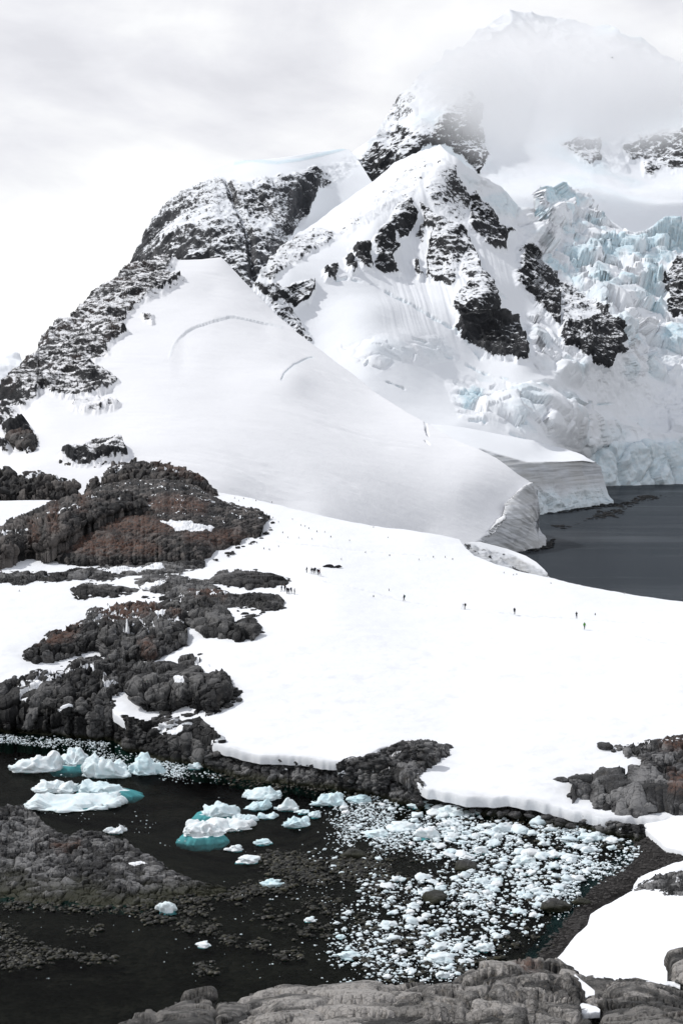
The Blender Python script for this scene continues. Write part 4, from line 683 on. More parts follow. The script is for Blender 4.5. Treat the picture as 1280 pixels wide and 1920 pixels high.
# ------------------------------------------------------------------ loose boulders
def lump(name, seed, sub=3, box=0.6, rough=0.18, flat=1.0, cell=1.1, base=None):
    bm = bmesh.new(); bmesh.ops.create_icosphere(bm, subdivisions=sub, radius=1.0)
    V = np.array([v.co[:] for v in bm.verts]); r = (np.abs(V) ** (2 / (1 - box + 1e-3) if box < 0.99 else 20)).sum(1)
    e = 2 + 4 * box; r = (np.abs(V @ ROT.T) ** e).sum(1) ** (-1 / e); V = V * r[:, None]
    f1, f2, idv, tl = voro(V * cell + seed * 7.3, seed, True); V = V * (1 + rough * (0.5 * (idv - 0.5) + 1.6 * tl) + rough * 0.5 * fbm(V * 2.2 + seed, 4, seed))[:, None]
    V[:, 2] *= flat
    if base is not None: V[:, 2] = np.maximum(V[:, 2], base)
    Q = np.array([[v.index for v in f.verts] for f in bm.faces]); bm.free(); return V, Q
def lump_mesh(name, mat, *a, attrs=False, **k):
    V, Q = lump(name, *a, **k); o = mesh_obj(name, V, Q, mat, {'snow': np.zeros(len(V)), 'rust': np.zeros(len(V)), 'tone': np.full(len(V), 0.4)} if attrs else None)
    me = o.data; bpy.data.objects.remove(o); return me
BOULD = [lump_mesh('boulder', M_shore, 20 + k, 3, 0.35, 0.30, 0.72, 1.0, attrs=True) for k in range(7)]
def put(name, me, loc, sc, rot, label, cat, group=None):
    o = bpy.data.objects.new(name, me); COL.objects.link(o); o.location = loc; o.scale = sc; o.rotation_euler = rot; return tag(o, label, cat, group)
def sample(poly, n, seed):
    r = np.random.default_rng(seed); a = np.array(poly, float); lo, hi = a.min(0), a.max(0); out = []
    while len(out) < n:
        q = r.uniform(lo, hi, (n * 3, 2)); k = sdist(q[:, 0], q[:, 1], poly) > 0; out += q[k].tolist()
    return np.array(out[:n])
def boulders(poly, n, smin, smax, depth, label, group, seed, name='boulder'):
    pts = sample(poly, n, seed); Y = depth(pts[:, 0], pts[:, 1]); P = unproj(pts[:, 0], pts[:, 1], Y); r = random.Random(seed)
    for q in P:
        s = smin + (smax - smin) * r.random() ** 2
        put(name, r.choice(BOULD), (q[0], q[1], q[2] + s * 0.15), (s * r.uniform(0.8, 1.3), s * r.uniform(0.8, 1.2), s * r.uniform(0.6, 0.9)), (r.uniform(-.3, .3), r.uniform(-.3, .3), r.uniform(0, 6.28)), label, 'boulder', group)
zrow = lambda z: (lambda x, y: Y_at_z(x, y, np.full(x.shape, z)))
boulders([(395, 1408), (470, 1416), (560, 1430), (640, 1440), (640, 1474), (560, 1466), (470, 1458), (400, 1440)], 70, 0.35, 0.95, lambda x, y: Y_at_z(x, y, np.interp(y - np.interp(x, [395, 640], [1408, 1440]), [0, 35], [3.3, 0.2])), 'rounded wet boulder on the shore under the left snow lip', 'boulders on the left shore', 720)
boulders([(650, 1430), (720, 1408), (760, 1396), (815, 1400), (790, 1434), (770, 1452), (768, 1500), (700, 1486), (650, 1476)], 80, 0.35, 0.95, lambda x, y: Y_at_z(x, y, np.interp(y, [1395, 1500], [8, 0.3])), 'rounded grey boulder on the cobble spit', 'boulders on the cobble spit', 721)
boulders([(770, 1482), (880, 1496), (1000, 1512), (1110, 1535), (1190, 1552), (1190, 1570), (1000, 1540), (850, 1518), (770, 1504)], 70, 0.35, 0.85, zrow(0.9), 'dark weedy boulder along the foot of the right snow lip', 'boulders on the right shore', 722)
for (x, y, s, lab) in [(1133, 1402, 1.1, 'flat grey stone alone on the snow left of the right outcrop'), (1052, 1466, 0.9, 'grey boulder perched on the snow edge beside the massive right rock face'), (1075, 1494, 0.85, 'dark boulder sunk in the snow lip at the right shore'), (438, 1311, 0.55, 'small dark stone on snow below the whaleback block'), (448, 1313, 0.6, 'small black stone on snow, right of its twin'), (428, 1324, 0.75, 'flat dark stone on snow at the end of the snow tongue'), (376, 1229, 0.6, 'little round stone on snow above the whaleback block'), (808, 1397, 0.9, 'dark slab stone at the top of the cobble spit'), (838, 1402, 0.8, 'lone flat stone on snow right of the cobble spit'), (130, 1090, 0.7, 'lone flat stone on snow left of the grey lumps'), (727, 1407, 0.6, 'tiny flat stone on snow above the spit')]:
    P = unproj(np.array([x]), np.array([y]), T_sad(np.array([x * 1.0]), np.array([y * 1.0])))[0]
    put('stone', BOULD[int(x) % 7], (P[0], P[1], P[2] + 0.2 * s), (s * 1.25, s, s * 0.75), (0, 0, x), lab, 'stone')
for (x, y, s, lab) in [(1040, 1702, 1.4, 'large smooth grey stone among the ice chunks near the beach'), (1090, 1693, 0.8, 'grey stone at the beach edge of the brash ice'), (872, 1626, 1.4, 'black round stone between white ice chunks'), (815, 1684, 1.3, 'black paired stone in the shallows left of the ice field'), (663, 1604, 1.2, 'black stone at the left edge of the brash ice'), (1220, 1632, 0.6, 'reddish stone on the beach snow edge')]:
    P = unproj(np.array([x]), np.array([y]), Y_at_z(np.array([x * 1.0]), np.array([y * 1.0]), np.array([0.1])))[0]
    put('stone', BOULD[int(x) % 7], (P[0], P[1], 0.25), (s * 1.2, s, s * 0.7), (0, 0, x), lab, 'stone')

# ------------------------------------------------------------------ joined scatter (uncountable stuff)
def scatter_stuff(name, P, sizes, mat, seed, flat=0.55, sub=1, base_variants=6, box=0.4, rough=0.35):
    r = np.random.default_rng(seed); vs = [lump('v', seed + 50 + k, sub, box, rough, 1.0, 1.2) for k in range(base_variants)]
    VV, QQ, off = [], [], 0; n = len(P); a = r.uniform(0, 6.283, n); ch = r.integers(0, base_variants, n); an = r.uniform(0.7, 1.4, n)
    for k in range(base_variants):
        V, Q = vs[k]; idx = np.nonzero(ch == k)[0]
        if not len(idx): continue
        c, s_ = np.cos(a[idx])[:, None], np.sin(a[idx])[:, None]; S_ = sizes[idx][:, None]
        X = (V[None, :, 0] * c - V[None, :, 1] * s_) * S_ * an[idx][:, None] + P[idx, 0][:, None]
        Yy = (V[None, :, 0] * s_ + V[None, :, 1] * c) * S_ + P[idx, 1][:, None]; Z = V[None, :, 2] * S_ * flat + P[idx, 2][:, None]
        VV.append(np.stack([X, Yy, Z], -1).reshape(-1, 3)); QQ.append((Q[None] + (np.arange(len(idx)) * len(V))[:, None, None] + off).reshape(-1, Q.shape[1])); off += len(idx) * len(V)
    return tag(mesh_obj(name, np.concatenate(VV), np.concatenate(QQ), mat, smooth=False), kind='stuff')
def onwater(pts, z=0.0):
    return unproj(pts[:, 0], pts[:, 1], Y_at_z(pts[:, 0], pts[:, 1], np.full(len(pts), z)))
KELP = [([(486, 1610), (500, 1596), (560, 1600), (640, 1612), (700, 1615), (690, 1640), (640, 1650), (600, 1660), (540, 1645), (500, 1630)], 900), ([(420, 1680), (480, 1650), (520, 1655), (500, 1670), (430, 1690)], 160), ([(-60, 1725), (30, 1735), (60, 1770), (220, 1795), (210, 1808), (100, 1800), (60, 1812), (-60, 1826)], 700),
    ([(320, 1660), (430, 1672), (445, 1682), (330, 1698)], 220), ([(500, 1655), (545, 1655), (540, 1672), (500, 1672)], 90), ([(230, 1680), (340, 1690), (250, 1715), (225, 1712)], 120), ([(640, 1590), (730, 1596), (740, 1690), (690, 1680), (640, 1640)], 420), ([(140, 1740), (190, 1740), (180, 1752), (140, 1750)], 40),
    ([(340, 1700), (390, 1698), (385, 1715), (340, 1712)], 50), ([(270, 1715), (330, 1720), (330, 1735), (270, 1730)], 50), ([(330, 1725), (415, 1730), (405, 1752), (340, 1745)], 90), ([(420, 1755), (445, 1760), (440, 1775), (420, 1772)], 30), ([(370, 1805), (400, 1805), (398, 1830), (372, 1825)], 40), ([(475, 1765), (500, 1765), (495, 1780), (470, 1780)], 30), ([(515, 1785), (580, 1775), (570, 1800), (520, 1805)], 70), ([(540, 1740), (620, 1735), (640, 1760), (560, 1760)], 60), ([(560, 1685), (640, 1680), (640, 1720), (570, 1710)], 80), ([(450, 1700), (540, 1690), (560, 1760), (460, 1740)], 60),
    ([(770, 1590), (1000, 1560), (1090, 1640), (1000, 1800), (820, 1830), (640, 1800), (700, 1690)], 1500), ([(640, 1700), (900, 1800), (1000, 1810), (1050, 1750), (950, 1830), (700, 1850)], 420), ([(400, 1452), (640, 1476), (740, 1500), (860, 1520), (1000, 1545), (1190, 1580), (1190, 1595), (1000, 1562), (800, 1528), (640, 1490), (420, 1470)], 700), ([(180, 1700), (320, 1690), (300, 1710), (190, 1716)], 120), ([(0, 1690), (180, 1700), (180, 1712), (0, 1702)], 160)]
kp = np.concatenate([sample(p, int(n * (2.6 if k != 18 else 1.2)), 800 + k) for k, (p, n) in enumerate(KELP)]); kr = np.random.default_rng(5); kp = kp[kr.random(len(kp)) < np.clip(0.55 + 1.3 * px_noise(kp[:, 0], kp[:, 1], 22, 833, 3), 0.05, 1)]; kp = kp + kr.normal(0, 1, kp.shape) * np.array([9, 4]); ks = 0.07 + 0.30 * kr.random(len(kp)) ** 3
scatter_stuff('kelp_stones', onwater(kp, 0.0) + np.stack([0 * ks, 0 * ks, ks * 0.16 - 0.02], 1), ks, M_weed, 830, 0.6, 2)
FAR_REEF = [([(1025, 985), (1075, 985), (1130, 960), (1180, 945), (1200, 932), (1250, 928), (1250, 932), (1200, 942), (1150, 965), (1110, 972), (1060, 992)], 130), ([(1140, 950), (1180, 940), (1200, 930), (1230, 928), (1170, 950)], 90), ([(1010, 1020), (1040, 1010), (1030, 1028), (985, 1038)], 90), ([(1120, 958), (1175, 958), (1160, 970), (1110, 975)], 70), ([(1008, 964), (1073, 953), (1135, 944), (1180, 942), (1140, 952), (1060, 962)], 120)]
fp = np.concatenate([sample(p, n, 850 + k) for k, (p, n) in enumerate(FAR_REEF)])
scatter_stuff('reef_stones', onwater(fp, 0.0), 0.5 + 1.9 * kr.random(len(fp)) ** 2.5, M_reef, 855, 0.4, 1)

bp = sample([(1000, 1800), (1060, 1720), (1130, 1645), (1190, 1585), (1215, 1555), (1290, 1600), (1200, 1650), (1110, 1700), (1090, 1735), (1040, 1790)], 1500, 861); bY = T_beach(bp[:, 0], bp[:, 1])
scatter_stuff('beach_stones', unproj(bp[:, 0], bp[:, 1], bY), 0.06 + 0.26 * kr.random(len(bp)) ** 3.5, M_pebble, 862, 0.6, 1)
BOULD_D = [lump_mesh('stone', M_rock, 40 + k, 3, 0.45, 0.35, 0.75, 1.0, attrs=True) for k in range(5)]
def loose(poly, n, seed, label, group, dep=None, smin=0.25, smax=0.85):
    q = sample(poly, n, seed); dep = dep or T_sad; P = unproj(q[:, 0], q[:, 1], dep(q[:, 0], q[:, 1])); r = random.Random(seed)
    for c in P:
        z = smin + (smax - smin) * r.random() ** 2.5; put('stone', r.choice(BOULD_D), (c[0], c[1], c[2] + 0.1 * z), (z * r.uniform(1, 1.6), z, z * r.uniform(0.5, 0.8)), (0, 0, r.uniform(0, 6.28)), label, 'stone', group)
loose([(270, 1120), (330, 1112), (350, 1098), (390, 1092), (430, 1100), (400, 1108), (345, 1120), (300, 1132)], 26, 871, 'small dark stone on snow between the flat slabs and the rust-topped ridge', 'stones between the slabs')
loose([(430, 1148), (470, 1142), (535, 1140), (500, 1152), (496, 1180), (484, 1200), (470, 1204), (480, 1165)], 16, 872, 'small dark stone on snow at the right end of the rusty outcrop', 'stones beside the rusty outcrop')
loose([(60, 1240), (150, 1226), (190, 1228), (205, 1240), (150, 1232), (120, 1250), (30, 1280), (10, 1286)], 14, 873, 'small dark stone on the snow strip above the sea cliff', 'stones above the sea cliff')
loose([(425, 1300), (440, 1290), (450, 1312), (430, 1332), (400, 1340), (300, 1346), (260, 1344), (300, 1338), (400, 1334)], 16, 874, 'small dark stone along the edge of the snow tongue', 'stones along the snow tongue')
loose([(390, 1050), (420, 1040), (470, 1012), (515, 972), (520, 978), (500, 1005), (460, 1026), (420, 1050)], 22, 875, 'small dark stone on snow at the right foot of the gravel hill', 'stones at the gravel hill')
loose([(190, 1062), (280, 1064), (390, 1056), (400, 1066), (300, 1078), (190, 1086)], 20, 876, 'small stone among the flat rock ribs below the gravel hill', 'stones among the ribs')
# ------------------------------------------------------------------ ice in the cove
CH = [lump_mesh('ice_chunk', M_ice, 60 + k, 3, 0.30, 0.46, 0.8, 1.25, base=-0.35) for k in range(12)]
BR = [([(780, 1520), (900, 1510), (1010, 1540), (1150, 1560), (1180, 1590), (1100, 1650), (1010, 1690), (930, 1680), (850, 1640), (800, 1590), (740, 1560)], 420, 3, 15), ([(720, 1650), (900, 1640), (1060, 1660), (1010, 1720), (920, 1770), (820, 1800), (720, 1760)], 300, 3, 13),
    ([(640, 1700), (760, 1680), (900, 1800), (860, 1840), (700, 1846), (610, 1800)], 230, 2, 10), ([(640, 1490), (800, 1500), (860, 1560), (800, 1600), (700, 1590), (640, 1560)], 90, 3, 10), ([(600, 1560), (720, 1590), (760, 1660), (680, 1680), (560, 1600)], 60, 2, 7)]
allp = []
for k, (pl, n, a, b) in enumerate(BR):
    q = sample(pl, n, 900 + k); r = np.random.default_rng(900 + k); cl = px_noise(q[:, 0], q[:, 1], 45, 905, 3)
    s = a + (b * 1.45 - a) * r.random(n) ** 3.2 * np.clip(0.75 + 0.6 * cl, 0.35, 1.3); allp.append(np.column_stack([q, s]))
allp = np.concatenate(allp); allp = allp[np.argsort(-allp[:, 2])]
BIG, REST = allp[:285], allp[285:]
P = onwater(BIG[:, :2]); rr = random.Random(3)
for q, b in zip(P, BIG):
    s = b[2] * q[1] / F / cp * 0.68
    zone = 0 if b[1] < 1600 and b[0] < 860 else (1 if b[1] < 1660 else 2)
    put('ice_chunk', rr.choice(CH), (q[0], q[1], s * 0.25), (s * rr.uniform(0.85, 1.35), s * rr.uniform(0.8, 1.15), s * rr.uniform(0.45, 0.8)), (rr.uniform(-.25, .25), rr.uniform(-.25, .25), rr.uniform(0, 6.28)),
        ('rounded ice chunk in the fine grey brash beside the cobble spit', 'rounded white ice chunk packed in the densest part of the brash ice', 'rounded white ice chunk stranded on dark stones nearest the granite boulders')[zone], 'ice chunk', ('ice chunks beside the spit', 'ice chunks in the dense brash', 'ice chunks stranded on stones')[zone])
CR = [([(622, 1490), (700, 1490), (780, 1512), (860, 1530), (880, 1570), (820, 1600), (700, 1592), (640, 1580), (618, 1530)], 5600, 0.9, 3.6), ([(770, 1515), (1000, 1535), (1200, 1570), (1200, 1600), (1120, 1660), (1040, 1690), (900, 1700), (800, 1620)], 5600, 1.0, 6.5), ([(700, 1640), (900, 1660), (1050, 1680), (1000, 1750), (900, 1800), (780, 1830), (640, 1800)], 2500, 1.0, 6.5),
    ([(600, 1560), (720, 1600), (740, 1680), (640, 1760), (600, 1700)], 330, 1.0, 3.5), ([(610, 1770), (760, 1740), (900, 1800), (880, 1850), (620, 1846)], 1200, 1.0, 4.5), ([(-60, 1374), (60, 1380), (200, 1392), (330, 1432), (400, 1446), (400, 1462), (300, 1455), (190, 1425), (100, 1402), (-60, 1386)], 4200, 0.9, 3.2), ([(300, 1440), (420, 1455), (400, 1475), (300, 1462)], 260, 0.8, 2.4), ([(1050, 1640), (1200, 1580), (1215, 1600), (1100, 1690), (1040, 1730)], 700, 1.0, 3.2),
    ([(60, 1520), (300, 1530), (300, 1570), (160, 1560)], 45, 0.8, 2), ([(0, 1400), (600, 1480), (600, 1600), (300, 1600), (100, 1540)], 70, 0.8, 2.4), ([(420, 1650), (620, 1650), (620, 1840), (460, 1850), (300, 1760)], 90, 1.0, 3), ([(0, 1700), (400, 1720), (400, 1850), (0, 1850)], 40, 0.8, 2.2)]
cq = [REST]
for k, (pl, n, a, b) in enumerate(CR):
    q = sample(pl, n, 950 + k); r = np.random.default_rng(950 + k); q = q + r.normal(0, 1, q.shape) * (np.array([16, 8]) if 2 <= k <= 4 or k < 2 else np.array([3, 1.5])); cl = px_noise(q[:, 0], q[:, 1], 38, 955, 3)
    q = q[(r.random(n) < np.clip(0.62 + 1.9 * cl, 0.08, 1))]; cq.append(np.column_stack([q, a + (b - a) * r.random(len(q)) ** 2.5]))
cq = np.concatenate(cq); P = onwater(cq[:, :2]); sz = cq[:, 2] * P[:, 1] / F * 0.62; P[:, 2] = sz * 0.34
scatter_stuff('brash_ice', P, sz * 1.12, M_ice, 970, 0.6, 1, 8, 0.3, 0.5)

def berg(x0, x1, ytop, ywl, label, seed, tilt=(0, 0), box=0.55, peaks=1, foot=0.0, name='iceberg', foot_at=(0, 0)):
    """white ice above the water line, its foot below it"""
    xc = (x0 + x1) / 2; Y = float(Y_at_z(np.array([xc]), np.array([float(ywl)]), np.array([0.0]))[0]); m = Y / F
    W = (x1 - x0) * m / 2; D = W * 0.62; ang = math.atan((ywl - 800) / F); hp = (ywl - ytop) * m; H = max(0.28 * hp, (hp - 2 * D * math.sin(ang)) / math.cos(ang)); H = min(max(1.35 * H, 0.2 * W), 0.8 * W)
    c = unproj(np.array([xc]), np.array([float(ywl)]), np.array([Y]))[0]; cy = c[1] + D * 0.9
    bm = bmesh.new(); bmesh.ops.create_icosphere(bm, subdivisions=5, radius=1.0); V = np.array([v.co[:] for v in bm.verts]); Q = np.array([[v.index for v in f.verts] for f in bm.faces]); bm.free()
    e = 2 + 3.0 * box; V = V * ((np.abs(V) ** e).sum(1) ** (-1 / e))[:, None]
    a = np.arctan2(V[:, 1], V[:, 0]); V[:, :2] *= (1 + 0.55 * fbm(np.stack([np.cos(a) * 1.7, np.sin(a) * 1.7, a * 0 + seed], 1), 4, seed))[:, None]
    xy = np.stack([V[:, 0], V[:, 1], a * 0 + seed * 3.1], 1); hz = 0.58 + 0.95 * fbm(xy * np.array([1.1, 1.0, 1]), 3, seed + 5) + 0.22 * fbm(xy * np.array([1.9, 1.5, 1]), 4, seed + 6, 0.5, True) + tilt[0] * V[:, 0] + tilt[1] * V[:, 1]
    r = random.Random(seed)
    for _ in range(peaks): px_, py_ = r.uniform(-.6, .6), r.uniform(-.3, .5); hz = hz + 0.14 * np.exp(-((V[:, 0] - px_) / 0.42) ** 2 - ((V[:, 1] - py_) / 0.6) ** 2)
    hz = hz * (1 - 0.55 * np.clip((V[:, 0] ** 2 + V[:, 1] ** 2) / 1.3, 0, 1) ** 1.5 * (1 - box)); hz = np.clip(hz, 0.12, 1.6); up = V[:, 2] > 0
    f1, f2, idv, tl = voro(np.stack([V[:, 0] * W, V[:, 1] * D, V[:, 2] * H * 1.5], 1) / max(0.9, W * 0.42), seed + 9, True)
    Z = np.where(up, V[:, 2] * H * hz, V[:, 2] * 1.6)
    fl = 1 + np.where(up, 0, (1 + 0.9 * fbm(np.stack([np.cos(a) * 2, np.sin(a) * 2, a * 0 + seed + 0.5], 1), 3, seed + 2)) * foot * np.minimum(1, -V[:, 2] * 2.5) if foot >= 0.3 else -0.25 * np.minimum(1, -V[:, 2] * 5)); Z = np.where(up, Z, np.where(foot >= 0.3, V[:, 2] * 2.2, V[:, 2] * 0.3)); G = np.stack([V[:, 0] * W * fl + np.where(up | (foot < 0.3), 0, foot_at[0] * W), V[:, 1] * D * fl + np.where(up | (foot < 0.3), 0, foot_at[1] * D), Z], 1)
    nrm = V / np.linalg.norm(V, axis=1, keepdims=True); G += nrm * (0.05 * W * (idv - 0.5) + 0.30 * W * tl + 0.030 * W * fbm(G / max(0.5, W * 0.3), 4, seed + 12))[:, None] * np.where(up, 1, 0.5)[:, None]
    o = mesh_obj(name, G, Q, M_berg); o.location = (c[0], cy, 0); return tag(o, label, 'iceberg')
berg(12, 105, 1410, 1447, 'long white iceberg tapering left, farthest left in the cove', 1, (0.35, 0), 0.5, 0, 0.1)
berg(102, 166, 1398, 1434, 'rounded iceberg with a teal undercut, behind the two largest bergs', 2, (0, .1), 0.4, 1, 0.45, foot_at=(0.1, -0.35))
berg(152, 240, 1406, 1458, 'tall peaked iceberg leaning left in the middle of the cluster', 3, (-0.25, 0.1), 0.45, 1, 0.1)
berg(238, 305, 1410, 1452, 'jagged pale iceberg stuck in brash beside the rock point', 4, (-0.15, 0), 0.4, 2, 0.2)
berg(66, 138, 1443, 1488, 'iceberg with a knobbly crest standing behind the long front floe', 5, (0.2, 0), 0.5, 1, 0.1)
berg(137, 218, 1460, 1486, 'low white floe with a bright turquoise foot showing on its right', 6, (0, 0.1), 0.5, 0, 0.55, foot_at=(0.35, -0.1))
berg(58, 227, 1480, 1520, 'longest flat white floe at the front of the left cluster', 7, (-0.1, 0.15), 0.6, 0, 0.15, foot_at=(0, -0.2))
berg(194, 231, 1549, 1563, 'small low floe alone off the rock peninsula', 8, (0, 0), 0.4, 1, 0.1)
berg(382, 446, 1506, 1530, 'saddle-shaped iceberg with an upturned left end, mid cove', 9, (-0.2, 0), 0.55, 1, 0.35, foot_at=(-0.25, 0))
berg(348, 417, 1536, 1568, 'iceberg with a tall prow at its left and a teal shelf below', 10, (-0.45, 0), 0.5, 0, 0.4, foot_at=(0, -0.45))
berg(376, 474, 1529, 1559, 'broad sloping white iceberg between the prow and the dark water', 11, (-0.2, 0.1), 0.5, 0, 0.25)
berg(435, 479, 1517, 1541, 'pointed small iceberg behind the broad sloping one', 12, (0, 0.1), 0.4, 1, 0.1)
berg(458, 532, 1476, 1499, 'thin ragged floe nearest the boulder shore in mid cove', 13, (0.0, 0.2), 0.4, 2, 0.25)
berg(462, 506, 1500, 1519, 'small humped floe in mid cove with its peak on the right', 14, (0.4, 0), 0.4, 1, 0.1)
berg(482, 519, 1520, 1535, 'small smooth dome floe left of the table berg', 15, (0, 0), 0.3, 0, 0.1)
berg(519, 560, 1499, 1520, 'cluster-like lumpy floe behind the table berg', 16, (0, 0), 0.3, 2, 0.2)
berg(532, 577, 1526, 1551, 'square flat-topped table berg with a grey front face', 17, (0, 0), 0.95, 0, 0.1)
berg(585, 640, 1470, 1510, 'bulky iceberg grounded at the left end of the grey brash field', 18, (0.3, 0.1), 0.45, 1, 0.2)
SMALL = [(428, 453, 1585, 1598), (480, 508, 1573, 1585), (448, 486, 1604, 1620), (492, 526, 1648, 1668), (297, 328, 1688, 1718), (370, 393, 1766, 1777), (558, 579, 1518, 1527), (580, 601, 1521, 1536), (655, 692, 1490, 1508), (770, 812, 1500, 1518), (822, 878, 1508, 1534), (884, 914, 1512, 1528), (685, 722, 1556, 1568), (728, 776, 1540, 1560), (780, 820, 1550, 1576), (800, 848, 1786, 1806), (892, 924, 1768, 1786), (820, 842, 1820, 1836), (636, 670, 1784, 1800), (890, 914, 1586, 1604), (965, 1000, 1600, 1625), (1088, 1130, 1560, 1580), (356, 376, 1430, 1445), (388, 404, 1424, 1436), (572, 590, 1720, 1730), (632, 646, 1752, 1762)]
for k, (a, b, t_, w_) in enumerate(SMALL):
    pl = 'in the dark shallows' if a < 600 and t_ > 1560 else ('close to the boulder shore' if a < 620 else ('in the brash near the spit' if t_ < 1600 and a < 830 else ('in the dense brash' if t_ < 1700 else 'near the granite boulders')))
    q = onwater(np.array([[(a + b) / 2, w_ - 0.35 * (w_ - t_)]], float))[0]; m = q[1] / F; W = (b - a) * m / 2; H = min(W * 1.2, (w_ - t_) * m * 0.62)
    o = put('bergy_bit', lump_mesh('bergy_bit', M_berg, 300 + k, 4, 0.35, 0.5, 0.75, 1.1, base=-0.3), (q[0], q[1], 0.1 * H), (W, W * 0.8, H), (0, 0, 0), 'white bergy bit larger than its neighbours ' + pl, 'ice chunk', 'bergy bits ' + pl)

# ------------------------------------------------------------------ people
M_black = plain('black_cloth', (0.015, 0.015, 0.018)); M_navy = plain('navy_cloth', (0.016, 0.02, 0.04)); M_teal = plain('teal_pack_cloth', (0.03, 0.17, 0.15)); M_green = plain('green_jacket_cloth', (0.06, 0.22, 0.03)); M_maroon = plain('maroon_cloth', (0.10, 0.015, 0.025)); M_orange = plain('orange_hat_cloth', (0.30, 0.10, 0.03)); M_skin = plain('skin', (0.42, 0.25, 0.17)); M_metal = plain('grey_metal', (0.2, 0.2, 0.2), 0.4)
def tube_mesh(chains, sub=1):
    """joined tapering limbs grown by a skin modifier; chains: lists of (x,y,z,r) sharing joints by position"""
    me = bpy.data.meshes.new('figure'); V, E, R = [], [], []; idx = {}
    for ch in chains:
        prev = None
        for (x, y, z, r) in ch:
            k = (round(x, 3), round(y, 3), round(z, 3))
            if k not in idx: idx[k] = len(V); V.append((x, y, z)); R.append(r)
            i = idx[k]
            if prev is not None: E.append((prev, i))
            prev = i
    me.from_pydata(V, E, []); o = bpy.data.objects.new('figure', me); COL.objects.link(o)
    sk = o.modifiers.new('s', 'SKIN'); sk.use_smooth_shade = True
    for i, d in enumerate(me.skin_vertices[0].data): d.radius = (R[i], R[i]); d.use_root = (i == 0)
    if sub: o.modifiers.new('u', 'SUBSURF').levels = sub
    dg = bpy.context.evaluated_depsgraph_get(); out = bpy.data.meshes.new_from_object(o.evaluated_get(dg)); bpy.data.objects.remove(o); return out
def hand(cx, cy, cz, sx, dirz=-1):
    base = (cx, cy, cz, 0.030); ch = []
    for k, (o, l) in enumerate(((-0.030, 0.072), (-0.010, 0.084), (0.010, 0.080), (0.028, 0.064))):
        ch.append([base, (cx + 0.004 * sx, cy + o, cz + dirz * 0.075, 0.011), (cx + 0.012 * sx, cy + o, cz + dirz * (0.075 + l * 0.55), 0.009), (cx - 0.012 * sx, cy + o, cz + dirz * (0.075 + l), 0.008)])
    ch.append([base, (cx - 0.01 * sx, cy - 0.045, cz + dirz * 0.03, 0.011), (cx - 0.02 * sx, cy - 0.060, cz + dirz * 0.07, 0.009)]); return ch
def person_mesh(jacket, trousers, pose):
    st = 0.22 if pose == 'walk' else 0.0; hipz = 0.90
    pel = (0, 0, hipz, 0.15); ch = [[pel, (0, -0.01, 1.12, 0.145), (0, 0.0, 1.34, 0.16), (0, -0.01, 1.46, 0.075), (0, -0.03, 1.54, 0.07), (0, -0.045, 1.63, 0.098), (0, -0.03, 1.72, 0.082)], [(0, -0.045, 1.63, 0.098), (0, -0.145, 1.615, 0.018)]]
    for s in (-1, 1):
        f = st * s; ch.append([pel, (0.10 * s, 0, hipz - 0.05, 0.105), (0.11 * s, -f * 0.6 - 0.02, 0.48, 0.068), (0.12 * s, -f * 1.1 + 0.05 * (st > 0), 0.10, 0.05), (0.125 * s, -f * 1.1 - 0.13, 0.045, 0.042)])
        sh = (0.19 * s, 0, 1.37, 0.07)
        if pose == 'photo': arm = [(0.25 * s, -0.06, 1.14, 0.05), (0.10 * s, -0.26, 1.42, 0.036), ]; hd = (0.07 * s, -0.30, 1.50); dz = 1
        elif pose == 'tripod': arm = [(0.26 * s, -0.12, 1.13, 0.05), (0.14 * s, -0.36, 1.22, 0.036)]; hd = (0.12 * s, -0.44, 1.25); dz = -1
        else: arm = [(0.27 * s, 0.05 + f * 0.3, 1.10, 0.05), (0.28 * s, -0.09 + f * 0.5, 0.88, 0.036)]; hd = (0.28 * s, -0.11 + f * 0.55, 0.83); dz = -1
        ch.append([(0, 0.0, 1.34, 0.16), sh] + arm + [(*hd, 0.03)]); ch += hand(*hd, s, dz)
    me = tube_mesh(ch, 1)
    for m in (jacket, trousers, M_skin, M_black): me.materials.append(m)
    for p in me.polygons:
        x, y, z = p.center; near_hand = False
        p.material_index = 2 if (z > 1.52 and y < -0.06) else (3 if z > 1.52 or z < 0.13 else (0 if z > 0.84 and not (abs(x) < 0.2 and z < 0.88) else 1))
    return me
def box_mesh(name, cx, cy, cz, sx, sy, sz, mat, parent, bev=0.06):
    bm = bmesh.new(); bmesh.ops.create_cube(bm, size=1); bmesh.ops.scale(bm, vec=(sx, sy, sz), verts=bm.verts); bmesh.ops.bevel(bm, geom=bm.edges[:], offset=bev, segments=3, affect='EDGES', profile=0.5)
    bmesh.ops.translate(bm, vec=(cx, cy, cz), verts=bm.verts); me = bpy.data.meshes.new(name); bm.to_mesh(me); bm.free(); me.materials.append(mat)
    for p in me.polygons: p.use_smooth = True
    o = bpy.data.objects.new(name, me); COL.objects.link(o); o.parent = parent; return o
def rod(name, a, b, r, mat, parent=None):
    a, b = Vector(a), Vector(b); bm = bmesh.new(); bmesh.ops.create_cone(bm, cap_ends=True, segments=8, radius1=r, radius2=r * 0.8, depth=(b - a).length)
    bm.transform(Matrix.Translation((a + b) / 2) @ (b - a).to_track_quat('Z', 'Y').to_matrix().to_4x4()); me = bpy.data.meshes.new(name); bm.to_mesh(me); bm.free(); me.materials.append(mat)
    o = bpy.data.objects.new(name, me); COL.objects.link(o); o.parent = parent; return o
def ground(px, py):
    Y = T_sad(np.array([float(px)]), np.array([float(py)])); return unproj(np.array([float(px)]), np.array([float(py)]), Y)[0]
